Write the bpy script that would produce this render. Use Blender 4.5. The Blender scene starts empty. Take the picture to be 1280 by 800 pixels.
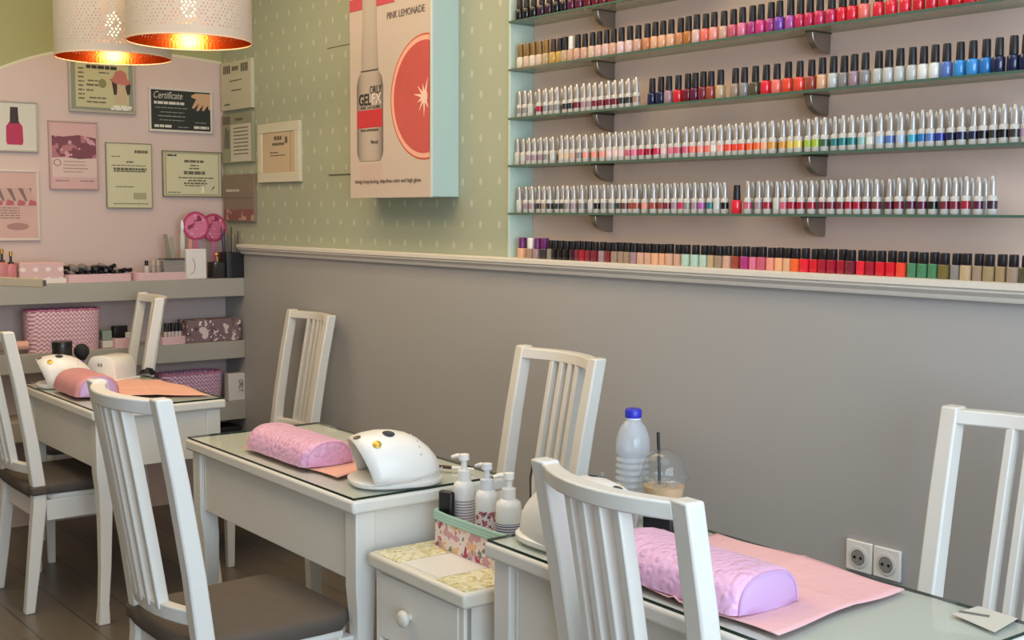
import bpy, bmesh, math, random
from mathutils import Vector, Matrix
random.seed(7)
R = math.radians
C = bpy.context.scene.collection
S = bpy.context.scene

# ------------------------------------------------------------------ camera, world, lights, exposure
CAM = Vector((0, 0, 1.46)); YAW, PITCH, ROLL, F = R(-51.5), R(-4.986), R(.328), 1515.4
fwd = Vector((math.sin(YAW)*math.cos(PITCH), math.cos(YAW)*math.cos(PITCH), math.sin(PITCH)))
r0 = Vector((math.cos(YAW), -math.sin(YAW), 0)); u0 = r0.cross(fwd)
rgt = r0*math.cos(ROLL)+u0*math.sin(ROLL); upv = u0*math.cos(ROLL)-r0*math.sin(ROLL)
cam = bpy.data.objects.new('camera', bpy.data.cameras.new('camera')); C.objects.link(cam)
cam.matrix_world = Matrix(((rgt.x, upv.x, -fwd.x, CAM.x), (rgt.y, upv.y, -fwd.y, CAM.y), (rgt.z, upv.z, -fwd.z, CAM.z), (0, 0, 0, 1)))
cam.data.sensor_width = 36; cam.data.lens = F/1280*36; cam.data.clip_start = .05
S.camera = cam
S.view_settings.view_transform = 'Standard'; S.view_settings.look = 'None'
S.view_settings.gamma = 1; S.view_settings.use_curve_mapping = False
S.view_settings.exposure = 0.0
S.cycles.use_denoising = True
S.cycles.max_bounces = 8; S.cycles.transparent_max_bounces = 24; S.cycles.caustics_refractive = False; S.cycles.caustics_reflective = False
w = bpy.data.worlds.new('sky'); S.world = w; w.use_nodes = True
bg = w.node_tree.nodes['Background']; bg.inputs[0].default_value = (.80, .90, 1, 1); bg.inputs[1].default_value = 1.0

def area(name, loc, rot, sx, sy, power, col):
    l = bpy.data.lights.new(name, 'AREA'); l.shape = 'RECTANGLE'; l.size = sx; l.size_y = sy; l.energy = power; l.color = col
    o = bpy.data.objects.new(name, l); C.objects.link(o); o.location = loc; o.rotation_euler = rot; return o
area('shop_window_daylight', (2.15, .35, 1.45), (0, R(90), 0), 2.3, 3.6, 172, (.68, .84, 1))      # shop front daylight from the right
area('ceiling_fill_light', (-3.9, .6, 2.86), (0, 0, 0), 2.4, 1.4, 30, (1, .78, .50))            # warm fill added below the ceiling for ambient light, no fixture there
area('ceiling_wall_washer', (-3.4, 1.75, 2.86), (R(8), 0, 0), 3.2, .5, 30, (1, .75, .46))         # warm strip near the polish wall
area('ceiling_fill_light', (-.6, .9, 2.86), (0, 0, 0), 2.0, 1.6, 22, (.66, .83, 1))  # added cool overhead fill, pulls the right-hand wall towards blue

def onx(x, y, X):
    d = fwd+rgt*((x-640)/F)-upv*((y-400)/F); return CAM+d*((X-CAM.x)/d.x)
def ony(x, y, Y):
    d = fwd+rgt*((x-640)/F)-upv*((y-400)/F); return CAM+d*((Y-CAM.y)/d.y)
def onz(x, y, Z):
    d = fwd+rgt*((x-640)/F)-upv*((y-400)/F); return CAM+d*((Z-CAM.z)/d.z)

# ------------------------------------------------------------------ materials
def lin(h):
    h = h.lstrip('#'); v = [int(h[i:i+2], 16)/255 for i in (0, 2, 4)]
    return tuple((c/12.92 if c <= .04045 else ((c+.055)/1.055)**2.4) for c in v)+(1,)
MATS = {}
def mat(h, rough=.5, metal=0, emit=0, trans=0, spec=.5, key=None):
    k = key or (h, rough, metal, emit, trans, spec)
    if k in MATS: return MATS[k]
    m = bpy.data.materials.new('paint_'+h); m.use_nodes = True
    b = m.node_tree.nodes['Principled BSDF']
    b.inputs['Base Color'].default_value = lin(h); b.inputs['Roughness'].default_value = rough
    b.inputs['Metallic'].default_value = metal; b.inputs['Specular IOR Level'].default_value = spec
    if emit: b.inputs['Emission Color'].default_value = lin(h); b.inputs['Emission Strength'].default_value = emit
    if trans: b.inputs['Transmission Weight'].default_value = trans
    MATS[k] = m; return m
class NT:
    def __init__(s, m): s.t = m.node_tree; s.n = s.t.nodes; s.l = s.t.links; s.b = s.n.get('Principled BSDF')
    def new(s, t, **k):
        n = s.n.new(t)
        for a, v in k.items(): setattr(n, a, v)
        return n
    def math(s, op, a, b=None, c=None):
        n = s.n.new('ShaderNodeMath'); n.operation = op
        for i, v in enumerate((a, b, c)):
            if v is None: continue
            if isinstance(v, (int, float)): n.inputs[i].default_value = v
            else: s.l.new(v, n.inputs[i])
        return n.outputs[0]
    def mix(s, f, a, b):
        n = s.n.new('ShaderNodeMix'); n.data_type = 'RGBA'
        for i, v in ((0, f), (6, a), (7, b)):
            if isinstance(v, (int, float, tuple)): n.inputs[i].default_value = v
            else: s.l.new(v, n.inputs[i])
        return n.outputs[2]
    def obj(s):
        n = s.n.new('ShaderNodeTexCoord'); x = s.n.new('ShaderNodeSeparateXYZ'); s.l.new(n.outputs['Object'], x.inputs[0])
        return n.outputs['Object'], x.outputs
    def noise(s, vec, scale, detail=3, out=0):
        n = s.n.new('ShaderNodeTexNoise'); n.inputs['Scale'].default_value = scale; n.inputs['Detail'].default_value = detail
        s.l.new(vec, n.inputs['Vector']); return n.outputs[out]
    def vor(s, vec, scale, out='Distance', feat='F1'):
        n = s.n.new('ShaderNodeTexVoronoi'); n.feature = feat; n.inputs['Scale'].default_value = scale
        s.l.new(vec, n.inputs['Vector']); return n.outputs[out]
    def bump(s, h, st, d):
        n = s.n.new('ShaderNodeBump'); n.inputs['Strength'].default_value = st; n.inputs['Distance'].default_value = d
        s.l.new(h, n.inputs['Height']); s.l.new(n.outputs[0], s.b.inputs['Normal'])
    def col(s, c): s.l.new(c, s.b.inputs['Base Color'])
def nmat(name, h, rough=.5, **k):
    m = bpy.data.materials.new(name); m.use_nodes = True; t = NT(m)
    t.b.inputs['Base Color'].default_value = lin(h); t.b.inputs['Roughness'].default_value = rough
    return m, t
def paint(name, h, rough, var=.04, sc=6, bump=.15, bsc=180):
    m, t = nmat(name, h, rough); v, x = t.obj()
    c = lin(h); d = tuple(q*(1-var*2) for q in c[:3])+(1,)
    t.col(t.mix(t.noise(v, sc), d, c)); t.bump(t.noise(v, bsc, 2), bump, .002); return m
M_DADO = paint('taupe_wall_paint', 'adabaa', .55, .02, 2)
M_PINK = paint('pale_pink_wall_paint', 'f0d2c5', .7, .02, 2)
M_MINT = paint('mint_paint', 'c3d8cc', .5, .02)
M_WHITE = paint('white_furniture_paint', 'e2dfd8', .35, .03, 9, .12, 60)
M_CREAM = paint('worn_white_paint', 'ddd8cb', .4, .04, 14, .2, 60)
M_TRIM = paint('white_trim_paint', 'e6e0d6', .45, .04, 20, .3, 120)
M_SHELF = paint('grey_shelf_paint', 'a9a49a', .5, .02, 4)
M_CEIL = paint('ceiling_paint', 'e6e2d8', .8, .01)
M_SIDE = paint('beige_wall_paint', 'b4a698', .8, .02)
M_FABRIC = paint('dark_grey_fabric', '5c524a', .85, .10, 25, .5, 400)
M_BLACK = mat('151416', .35); M_CAP = mat('17141a', .38); M_PLW = mat('eceae6', .3); M_GOLD = mat('b88c3c', .3, .8)
M_SILVER = mat('bdb8b4', .3, .45); M_STEEL = mat('94887c', .3, .7); M_COPPER = mat('d97b3c', .22, 1)

def wallpaper():
    m, t = nmat('sage_dotted_wallpaper', 'a8aa8a', .65); v, x = t.obj()
    def lat(o):
        u = t.math('SUBTRACT', t.math('FRACT', t.math('ADD', t.math('DIVIDE', x[0], .112), 50+o)), .5)
        q = t.math('SUBTRACT', t.math('FRACT', t.math('ADD', t.math('DIVIDE', x[2], .158), 50+o)), .5)
        e = t.math('ADD', t.math('POWER', t.math('ABSOLUTE', t.math('DIVIDE', u, .08)), 2), t.math('POWER', t.math('ABSOLUTE', t.math('DIVIDE', q, .09)), 2))
        return t.math('LESS_THAN', e, 1)
    f = t.math('MULTIPLY', t.math('MAXIMUM', lat(0), lat(.5)), .34)
    t.col(t.mix(f, lin('aab09a'), lin('e6e4d6'))); t.bump(t.noise(v, 260, 2), .12, .002); return m
M_PAPER = wallpaper()
def backpaint():     # sage wall with the big pink arch painted on it
    m, t = nmat('sage_wall_with_pink_arch', 'a8aa8a', .7); v, x = t.obj()
    dy = t.math('SUBTRACT', x[1], 2.18)
    top = t.math('SUBTRACT', 2.225, t.math('MULTIPLY', t.math('MULTIPLY', dy, dy), t.math('ADD', .43, t.math('MULTIPLY', t.math('GREATER_THAN', dy, 0), -.345))))
    d = t.math('SUBTRACT', x[2], top)
    green = t.math('GREATER_THAN', d, 0); line = t.math('LESS_THAN', t.math('ABSOLUTE', t.math('SUBTRACT', d, .006)), .006)
    c = t.mix(green, lin('d2bcb4'), lin('a5a574')); t.col(t.mix(line, c, lin('d8d2b4'))); t.bump(t.noise(v, 200, 2), .12, .002); return m
M_BACK = backpaint()
def planks():
    m, t = nmat('dark_grey_floor_planks', '6b625a', .35); v, x = t.obj()
    br = t.new('ShaderNodeTexBrick'); br.inputs['Scale'].default_value = 1; br.inputs['Brick Width'].default_value = 1.2; br.inputs['Row Height'].default_value = .18
    br.inputs['Mortar Size'].default_value = .003; br.inputs['Color1'].default_value = lin('5f564d'); br.inputs['Color2'].default_value = lin('6e655b'); br.inputs['Mortar'].default_value = lin('3a342f')
    t.l.new(v, br.inputs['Vector'])
    mp = t.new('ShaderNodeMapping'); mp.inputs['Scale'].default_value = (1.5, 18, 1); t.l.new(v, mp.inputs[0])
    n = t.noise(mp.outputs[0], 3, 5)
    t.col(t.mix(t.math('MULTIPLY', n, .6), br.outputs[0], lin('4a433c'))); return m
M_FLOOR = planks()
def lattice(name, a, b, sc, rough=.6, ax=(0, 1, 2), thr=.1):
    m, t = nmat(name, a, rough); v, x = t.obj()
    h = t.math('ADD', x[0], x[1])
    p = t.math('SINE', t.math('MULTIPLY', t.math('ADD', h, x[2]), sc)); q = t.math('SINE', t.math('MULTIPLY', t.math('SUBTRACT', h, x[2]), sc))
    f = t.math('GREATER_THAN', t.math('ABSOLUTE', t.math('MULTIPLY', p, q)), thr); t.col(t.mix(f, lin(a), lin(b))); t.bump(t.math('MULTIPLY', p, q), .4, .003); return m
M_BASK = lattice('pink_woven_lattice', 'b56a80', 'ebc9ce', 165, thr=.22); M_TRAY = lattice('pink_check_paper', 'c98490', 'eed0d0', 300, thr=.22)
M_BASK2 = lattice('mauve_woven_lattice', 'a05c86', 'e0bed2', 165, thr=.22)
def polka():
    m, t = nmat('pale_pink_polka_card', 'e4c3c0', .6); v, x = t.obj()
    u = t.math('SUBTRACT', t.math('FRACT', t.math('ADD', t.math('DIVIDE', t.math('ADD', x[0], x[1]), .055), 20)), .5); q = t.math('SUBTRACT', t.math('FRACT', t.math('ADD', t.math('DIVIDE', x[2], .045), 20.1)), .5)
    f = t.math('LESS_THAN', t.math('ADD', t.math('MULTIPLY', u, u), t.math('MULTIPLY', q, q)), .05)
    t.col(t.mix(f, lin('dcb4b2'), lin('f0dcd6'))); return m
M_POLKA = polka()
def blotch(name, base, lst, rough=.6):
    m, t = nmat(name, base, rough); v, x = t.obj(); c = lin(base)
    for i, (h, sc, th) in enumerate(lst):
        mp = t.new('ShaderNodeMapping'); mp.inputs['Location'].default_value = (i*3.1, i*1.7, i*2.3); t.l.new(v, mp.inputs[0])
        c = t.mix(t.math('GREATER_THAN', t.noise(mp.outputs[0], sc, 2), th), c, lin(h))
    t.col(c); return m
M_FLORAL = blotch('mauve_floral_paper', '7d6468', [('d8c4c0', 28, .58), ('54424a', 34, .62), ('ece0da', 45, .66)])
M_ROSES = blotch('rose_and_bird_paper', 'e8d8d2', [('cf9aa2', 34, .54), ('e8b890', 26, .60), ('6e8a78', 40, .64), ('a8455c', 44, .63)])
M_LABELF = blotch('floral_bottle_label', 'ece4e0', [('b46a70', 70, .56), ('6a4a4c', 90, .63), ('a83a58', 80, .66)])
M_TILE = blotch('yellow_rose_decoupage', 'e2dcb8', [('d0c48a', 55, .52), ('a59a68', 80, .63), ('efe9d0', 90, .58)], .35)
M_TILEW = paint('white_decoupage', 'e6e2dc', .3, .02, 30)
M_FISH = blotch('stripe', 'c0908c', [('8a4a50', 20, .55)])
def striped(name, a, b, sc):
    m, t = nmat(name, a, .5); v, x = t.obj(); t.col(t.mix(t.math('GREATER_THAN', t.math('SINE', t.math('MULTIPLY', x[2], sc)), 0), lin(a), lin(b))); return m
M_RIM = striped('mint_ribbed_rim', '9cc4b4', 'b6d8ca', 900)
M_TEXTL = striped('printed_text_label', 'e6e4e2', '9a98a0', 900)
M_TEXTD = striped('dense_text_label', 'e4e4e8', '50506a', 1100)
def cloth(name, h, q, sheen=.5):
    m, t = nmat(name, h, .42); v, x = t.obj(); t.b.inputs['Sheen Weight'].default_value = .2
    wv = t.vor(v, q, 'Distance', 'SMOOTH_F1'); t.bump(t.math('SINE', t.math('MULTIPLY', wv, 9)), .42, .003)
    c = lin(h); t.col(t.mix(t.math('MULTIPLY', wv, .5), c, tuple(min(1, k*1.15) for k in c[:3])+(1,))); return m
M_QUILT = cloth('pink_quilted_satin', 'e2b0d6', 60); M_QUILT2 = cloth('rose_quilted_satin', 'd8a2c4', 60)
M_SATIN = mat('c6a2ce', .4); M_PILL1 = paint('dusty_pink_cloth', 'd3949a', .6, .04, 20)
def towel(name, h):
    m, t = nmat(name, h, .85); v, x = t.obj(); t.bump(t.noise(v, 40, 4), .4, .006); c = lin(h); t.col(t.mix(t.noise(v, 7), tuple(k*.93 for k in c[:3])+(1,), c)); return m
M_SALMON = towel('salmon_towel', 'e9b3a4'); M_PTOWEL = towel('pink_towel', 'f0bcc0')

def seethrough(name, tint, fac, gl_rough=.03, dif=None, dif_fac=0, ior=1.5):
    m = bpy.data.materials.new(name); m.use_nodes = True; t = NT(m); t.n.remove(t.b)
    out = t.n['Material Output']; tr = t.new('ShaderNodeBsdfTransparent'); tr.inputs[0].default_value = lin(tint)
    gl = t.new('ShaderNodeBsdfGlossy'); gl.inputs['Roughness'].default_value = gl_rough
    fr = t.new('ShaderNodeFresnel'); geo = t.new('ShaderNodeNewGeometry')      # a thin sheet reflects alike from both of its faces
    t.l.new(t.math('ADD', t.math('MULTIPLY', geo.outputs['Backfacing'], 1/ior-ior), ior), fr.inputs[0])
    mx = t.new('ShaderNodeMixShader'); t.l.new(t.math('MULTIPLY', fr.outputs[0], fac), mx.inputs[0])
    base = tr.outputs[0]
    if dif:
        df = t.new('ShaderNodeBsdfDiffuse'); df.inputs[0].default_value = lin(dif); m2 = t.new('ShaderNodeMixShader'); m2.inputs[0].default_value = dif_fac
        t.l.new(base, m2.inputs[1]); t.l.new(df.outputs[0], m2.inputs[2]); base = m2.outputs[0]
    t.l.new(base, mx.inputs[1]); t.l.new(gl.outputs[0], mx.inputs[2]); t.l.new(mx.outputs[0], out.inputs[0]); return m
M_GLASS = seethrough('tabletop_glass', 'f2f8f6', .8); M_GEDGE = mat('20352e', .15)
M_SGLASS = seethrough('shelf_glass', 'e2ede6', .8, dif='9fb4a4', dif_fac=.12); M_SEDGE = mat('4f6a5c', .2)
M_CLEAR = seethrough('clear_plastic', 'f2f4f4', 1.0, .08, 'f4f4f6', .05); M_WATER = seethrough('frosted_water_bottle', 'eef2f6', 1.0, .12, 'eef2f8', .36)
M_COND = seethrough('clear_acrylic', 'eae6e4', 1.0, .05, 'd8d0cc', .3)

# ------------------------------------------------------------------ mesh builder
class MB:
    def __init__(s): s.v = []; s.f = []; s.i = []
    def add(s, vs, fs, mi=0, M=None):
        o = len(s.v); s.v += [tuple(M @ Vector(p)) if M else tuple(p) for p in vs]
        s.f += [tuple(o+k for k in f) for f in fs]; s.i += [mi]*len(fs); return s
    def box(s, a, b, mi=0, M=None):
        (x0, y0, z0), (x1, y1, z1) = a, b
        return s.add([(x0, y0, z0), (x1, y0, z0), (x1, y1, z0), (x0, y1, z0), (x0, y0, z1), (x1, y0, z1), (x1, y1, z1), (x0, y1, z1)],
                     [(0, 3, 2, 1), (4, 5, 6, 7), (0, 1, 5, 4), (1, 2, 6, 5), (2, 3, 7, 6), (3, 0, 4, 7)], mi, M)
    def loft(s, rings, close=True, c0=True, c1=True, mi=0, M=None):
        n = len(rings[0]); vs = [p for r in rings for p in r]; fs = []
        for k in range(len(rings)-1):
            for j in range(n if close else n-1):
                a = k*n+j; b = k*n+(j+1) % n; fs.append((a, b, b+n, a+n))
        if c0: fs.append(tuple(range(n-1, -1, -1)))
        if c1: fs.append(tuple(range((len(rings)-1)*n, len(rings)*n)))
        return s.add(vs, fs, mi, M)
    def lathe(s, prof, seg=16, c0=True, c1=True, mi=0, M=None, sq=0):
        rings = []
        for r, z in prof:
            ring = []
            for k in range(seg):
                a = 2*math.pi*k/seg; c, d = math.cos(a), math.sin(a)
                if sq: e = (abs(c)**sq+abs(d)**sq)**(-1/sq); c *= e; d *= e
                ring.append((r*c, r*d, z))
            rings.append(ring)
        return s.loft(rings, True, c0, c1, mi, M)
    def tube(s, pts, r, seg=8, mi=0, M=None):
        pts = [Vector(p) for p in pts]; rings = []; N = None
        for i, p in enumerate(pts):
            t = (pts[min(i+1, len(pts)-1)]-pts[max(i-1, 0)]).normalized()
            if N is None: N = t.orthogonal().normalized()
            N = (N-t*N.dot(t)).normalized(); B = t.cross(N); rr = r[i] if isinstance(r, (list, tuple)) else r
            rings.append([p+N*(rr*math.cos(2*math.pi*k/seg))+B*(rr*math.sin(2*math.pi*k/seg)) for k in range(seg)])
        return s.loft(rings, True, True, True, mi, M)
    def bar(s, pts, wx, wy, mi=0, M=None):     # a bar of rectangular section through pts, section along x and y
        rings = [[(p[0]-a/2, p[1]-b/2, p[2]), (p[0]+a/2, p[1]-b/2, p[2]), (p[0]+a/2, p[1]+b/2, p[2]), (p[0]-a/2, p[1]+b/2, p[2])]
                 for p, a, b in ((p, wx[i] if isinstance(wx, list) else wx, wy[i] if isinstance(wy, list) else wy) for i, p in enumerate(pts))]
        return s.loft(rings, True, True, True, mi, M)
    def prism(s, poly, y0, y1, mi=0, M=None):   # poly in x,z pulled along y
        return s.loft([[(x, y1, z) for x, z in poly], [(x, y0, z) for x, z in poly]], True, True, True, mi, M)
    def mesh(s, name, mats, smooth=None, keep=False):
        me = bpy.data.meshes.new(name); me.from_pydata(s.v, [], s.f)
        for m in (mats if isinstance(mats, (list, tuple)) else [mats]): me.materials.append(m)
        me.polygons.foreach_set('material_index', s.i)
        bm = bmesh.new(); bm.from_mesh(me); keep or bmesh.ops.recalc_face_normals(bm, faces=bm.faces); bm.to_mesh(me); bm.free()
        if smooth is not None: me.shade_smooth(); me.set_sharp_from_angle(angle=R(smooth))
        return me
    def build(s, name, mats, parent=None, smooth=None, bevel=0, seg=2, keep=False):
        o = bpy.data.objects.new(name, s.mesh(name, mats, smooth, keep)); C.objects.link(o)
        if parent: o.parent = parent
        if bevel:
            b = o.modifiers.new('bevel', 'BEVEL'); b.width = bevel; b.segments = seg; b.limit_method = 'ANGLE'; b.angle_limit = R(40)
            o.data.shade_smooth(); o.data.set_sharp_from_angle(angle=R(50))
        return o
def tag(o, label=None, cat=None, group=None, kind=None):
    for k, v in (('label', label), ('category', cat), ('group', group), ('kind', kind)):
        if v: o[k] = v
    return o
def thing(name, label, cat, loc, rz=0, group=None):
    o = bpy.data.objects.new(name, None); C.objects.link(o); o.empty_display_size = .05
    o.location = loc; o.rotation_euler = (0, 0, rz); return tag(o, label, cat, group)
def dup(root, loc, rz=None, label=None):
    kids = list(root.children); c = root.copy(); C.objects.link(c); c.location = loc
    if rz is not None: c.rotation_euler = (0, 0, rz)
    if label: c['label'] = label
    for ch in kids:
        gk = list(ch.children); d = ch.copy(); C.objects.link(d); d.parent = c
        for g in gk: e = g.copy(); C.objects.link(e); e.parent = d
    return c
def recolour(root, part, m):
    for ch in root.children:
        if ch.name.split('.')[0] == part: ch.material_slots[0].link = 'OBJECT'; ch.material_slots[0].material = m
def text(txt, name, size, loc, m, parent, width=None, shear=0, rot=(R(90), 0, 0), bold=0, align='LEFT'):
    cu = bpy.data.curves.new(name, 'FONT'); cu.body = txt; cu.size = size; cu.extrude = .0004; cu.shear = shear; cu.offset = bold; cu.align_x = align; cu.resolution_u = 3
    o = bpy.data.objects.new(name, cu); C.objects.link(o); bpy.context.view_layer.update()
    me = bpy.data.meshes.new_from_object(o.evaluated_get(bpy.context.evaluated_depsgraph_get())); bpy.data.objects.remove(o); bpy.data.curves.remove(cu)
    me.materials.clear(); me.materials.append(m)
    o = bpy.data.objects.new(name, me); C.objects.link(o); o.parent = parent; o.location = loc; o.rotation_euler = rot
    if width and max(v.co.x for v in me.vertices) > 0:
        xs = [v.co.x for v in me.vertices]; o.scale = (width/(max(xs)-min(xs)), 1, 1)
    return o
def struct(o): o['kind'] = 'structure'; return o

# ------------------------------------------------------------------ room shell
WY, WX, NX, NY, NZ0, NZ1 = 2.70, -5.75, -3.41, 2.80, 1.300, 2.62
XR, YL, ZC = 2.2, -2.0, 2.9
b = MB()   # right-hand wall: dado, dotted paper, recess with pink back
b.box((WX, WY, 0), (XR, WY+.22, 1.27), 0)
b.box((WX, WY, 1.27), (NX, WY+.22, ZC), 1)
b.box((NX, WY, NZ1), (XR, WY+.22, ZC), 1)
b.box((NX, NY, 1.27), (XR, WY+.22, NZ1), 2)
struct(b.build('wall_right', [M_DADO, M_PAPER, M_PINK]))
b = MB().box((NX-.006, WY-.006, NZ0), (NX+.006, NY, NZ1))
struct(b.build('trim_1', M_MINT, bevel=.002))
b = MB(); pr = [(WY, 1.258), (WY-.014, 1.258), (WY-.018, 1.264), (WY-.018, 1.270), (WY-.026, 1.275), (WY-.034, 1.281), (WY-.034, 1.286), (WY-.040, 1.290), (WY-.040, 1.302), (WY-.034, 1.306), (NY, 1.306), (NY, 1.262)]
b.loft([[(x, y, z) for y, z in pr] for x in (WX+.22, XR)])
struct(b.build('trim_2', M_TRIM, smooth=35))
struct(MB().box((WX-.2, YL, 0), (WX, WY+.22, ZC)).build('wall_back', M_BACK))
struct(MB().box((WX-.2, YL-.2, 0), (XR+.2, YL, ZC)).build('wall_left', M_SIDE))
b = MB().box((XR, YL, 0), (XR+.2, WY+.22, .25)).box((XR, YL, 2.65), (XR+.2, WY+.22, ZC)).box((XR, YL, .25), (XR+.2, -1.5, 2.65)).box((XR, 2.2, .25), (XR+.2, WY+.22, 2.65))
struct(b.build('wall_front', M_SIDE))
struct(MB().box((WX-.2, YL-.2, -.1), (XR+.2, WY+.22, 0)).build('floor', M_FLOOR))
struct(MB().box((WX-.2, YL-.2, ZC), (XR+.2, WY+.22, ZC+.1)).build('ceiling', M_CEIL))
b = MB().box((-4.68, WY-.004, 1.629), (-4.30, WY, 2.17)); t = thing('fuse_box_cover', 'wallpapered flush cover panel half hidden behind the grapefruit display box', 'panel', (0, 0, 0))
b.build('cover_plate', M_PAPER, t); MB().box((-4.30, WY-.003, 1.629), (-4.292, WY, 2.17)).box((-4.688, WY-.0045, 2.17), (-4.292, WY, 2.1735)).box((-4.688, WY-.0045, 1.6255), (-4.292, WY, 1.629)).build('gap_edge', mat('5c5c44', .8), t)
# thick shelves on the back wall
for z0, z1, lab in ((1.048, 1.139, 'thick grey wall shelf, the topmost of three, carrying trays of nail polish'), (.740, .828, 'thick grey wall shelf, the middle of three, carrying baskets'), (.433, .526, 'thick grey wall shelf, the lowest of three, behind the far table')):
    tag(MB().box((WX, .6, z0), (-5.53, WY, z1)).build('wall_shelf', M_SHELF, bevel=.003), lab, 'shelf', 'thick grey shelves on the back wall')

# ------------------------------------------------------------------ chairs
def chair():
    t = thing('dining_chair', 'x', 'chair', (0, 0, 0), 0, 'white slat-back chairs')
    for s in (-1, 1):
        p = [(s*.190, -.240, 0), (s*.189, -.222, .15), (s*.187, -.205, .30), (s*.186, -.194, .40), (s*.187, -.196, .47), (s*.190, -.217, .63), (s*.193, -.252, .84), (s*.196, -.290, 1.035)]
        MB().bar(p, [.034, .038, .042, .044, .044, .044, .044, .042], [.036, .042, .046, .048, .046, .044, .042, .040]).build('back_post', M_WHITE, t, bevel=.005)
    def yb(z): return -.196-.094*max(0, (z-.47)/.565)**1.1
    def rail(z0, z1, bow, th):
        rings = []
        for k in range(9):
            x = -.180+.360*k/8; o = -bow*(1-(x/.180)**2); rings.append([(x, yb(z0)+o-th/2, z0), (x, yb(z0)+o+th/2, z0), (x, yb(z1)+o+th/2, z1), (x, yb(z1)+o-th/2, z1)])
        return MB().loft(rings)
    rail(.997, 1.030, .048, .038).build('top_rail', M_WHITE, t, bevel=.004)
    rail(.508, .545, .040, .030).build('lower_rail', M_WHITE, t, bevel=.004)
    for x in (-.0675, -.0225, .0225, .0675):
        o = -.043*(1-(x/.180)**2)
        MB().bar([(x, yb(z)+o, z) for z in (.53, .68, .84, 1.002)], .020, .029).build('slat', M_WHITE, t, bevel=.003)
    for s in (-1, 1): MB().bar([(s*.188, .170, 0), (s*.188, .170, .41)], [.03, .044], [.03, .044]).build('front_leg', M_WHITE, t, bevel=.004)
    a = MB()
    for s in (-1, 1): a.box((s*.188-.012, -.17, .335), (s*.188+.012, .150, .41))
    a.box((-.17, .162, .335), (.17, .184, .41)).box((-.165, -.205, .345), (.165, -.185, .41)); a.build('apron', M_WHITE, t, bevel=.002)
    def pad(w0, w1, y0, y1, z0, z1, r):
        rings = []
        for zz, ins in ((z0, r*.5), (z0+(z1-z0)*.25, 0), (z0+(z1-z0)*.7, 0), (z1-(z1-z0)*.08, r*.45), (z1, r*1.3)):
            ring = []
            for k in range(32):
                an = 2*math.pi*(k+.5)/32; c, d = math.cos(an), math.sin(an); e = (abs(c)**9+abs(d)**9)**(-1/9)
                fy = (d*e+1)/2; ww = (w0+(w1-w0)*fy)/2-ins; ring.append((c*e*ww, (y0+y1)/2+d*e*((y1-y0)/2-ins), zz))
            rings.append(ring)
        return MB().loft(rings)
    pad(.385, .43, -.175, .195, .41, .432, .006).build('seat_board', M_WHITE, t, smooth=40)
    pad(.40, .45, -.235, .200, .432, .474, .012).build('seat_cushion', M_FABRIC, t, smooth=50)['label'] = 'dark grey fabric cushion'
    for s in (-1, 1): MB().box((s*.186-.030, -.226, .434), (s*.186+.030, -.166, .468)).build('cushion_tie', M_FABRIC, t, bevel=.008)
    return t
CH = chair(); CH['label'] = 'white slat-back chair nearest the camera, its back against the right-hand table with the water bottle'
CH.location = (-1.495, 1.715, 0); CH.rotation_euler = (0, 0, R(-4)); CH.scale = (.99, 1, .971)
chair_spots = [(-2.738, 1.326, R(.4), .99, 1.017, 'white slat-back chair with dark cushion drawn up in front of the middle table'),
 (-4.655, 1.55, R(0), 1, 1, 'white slat-back chair at the left frame edge before the far table'),
 (-4.74, 2.332, R(176), .99, .991, 'white slat-back chair by the wall beyond the left end of the middle table'),
 (-2.755, 2.055, R(172.8), 1.0, 1.019, 'white slat-back chair by the wall behind the white nail lamp and pump bottles'),
 (-1.315, 2.175, R(178), 1, 1, 'white slat-back chair at the right frame edge beside the wall sockets')]
for x, y, rz, sx, sz, lab in chair_spots: c = dup(CH, (x, y, 0), rz, lab); c.scale = (sx, 1, sz)
c = dup(CH, (-5.225, 1.79, 0), R(168.5), 'white chair seen almost edge-on behind the far table, in front of the shelves'); c.scale = (1, 1, 1.06)

# ------------------------------------------------------------------ tables
def table(L, D, label, loc, rz):
    t = thing('manicure_table', label, 'table', loc, rz, 'white glass-topped manicure tables')   # origin: near left corner on the floor
    H = .768
    MB().box((0, 0, H-.034), (L, D, H)).build('tabletop', M_WHITE, t, bevel=.008, seg=3)
    g = MB().box((.006, .006, H+.0005), (L-.006, D-.006, H+.0065)); g.f = g.f[1:]; g.i = [0, 1, 1, 1, 1]
    g.build('glass_sheet', [M_GLASS, M_GEDGE], t)['label'] = 'green-edged sheet of clear glass'
    z0 = H-.034
    a = MB().box((.07, .030, z0-.18), (L-.07, .046, z0))
    MB().box((.07, D-.046, z0-.06), (L-.07, D-.030, z0)).build('back_rail', M_WHITE, t, bevel=.002)
    a.build('front_panel', M_WHITE, t, bevel=.002)
    for x0, x1 in ((.022, .038), (L-.038, L-.022)): MB().box((x0, .06, z0-.18), (x1, D-.06, z0)).build('side_panel', M_WHITE, t, bevel=.002)
    for x, sx in ((.042, 1), (L-.042, -1)):
        for y, sy in ((.045, 1), (D-.045, -1)):
            pts = [(x, y, z0), (x, y, z0-.19), (x+sx*.006, y+sy*.006, z0-.26), (x+sx*.008, y+sy*.008, .38), (x+sx*.002, y+sy*.002, .2), (x-sx*.010, y-sy*.010, .07), (x-sx*.014, y-sy*.014, 0)]
            ww = [.056, .056, .050, .044, .038, .034, .042]
            MB().bar(pts, ww, ww).build('leg', M_WHITE, t, bevel=.004)
    MB().box((.08, .028, z0-.178), (.083, .0305, z0-.004)).build('panel_bead', M_TRIM, t); MB().box((L-.083, .028, z0-.178), (L-.08, .0305, z0-.004)).build('panel_bead', M_TRIM, t)
    return t
TZ = .7752
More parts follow.
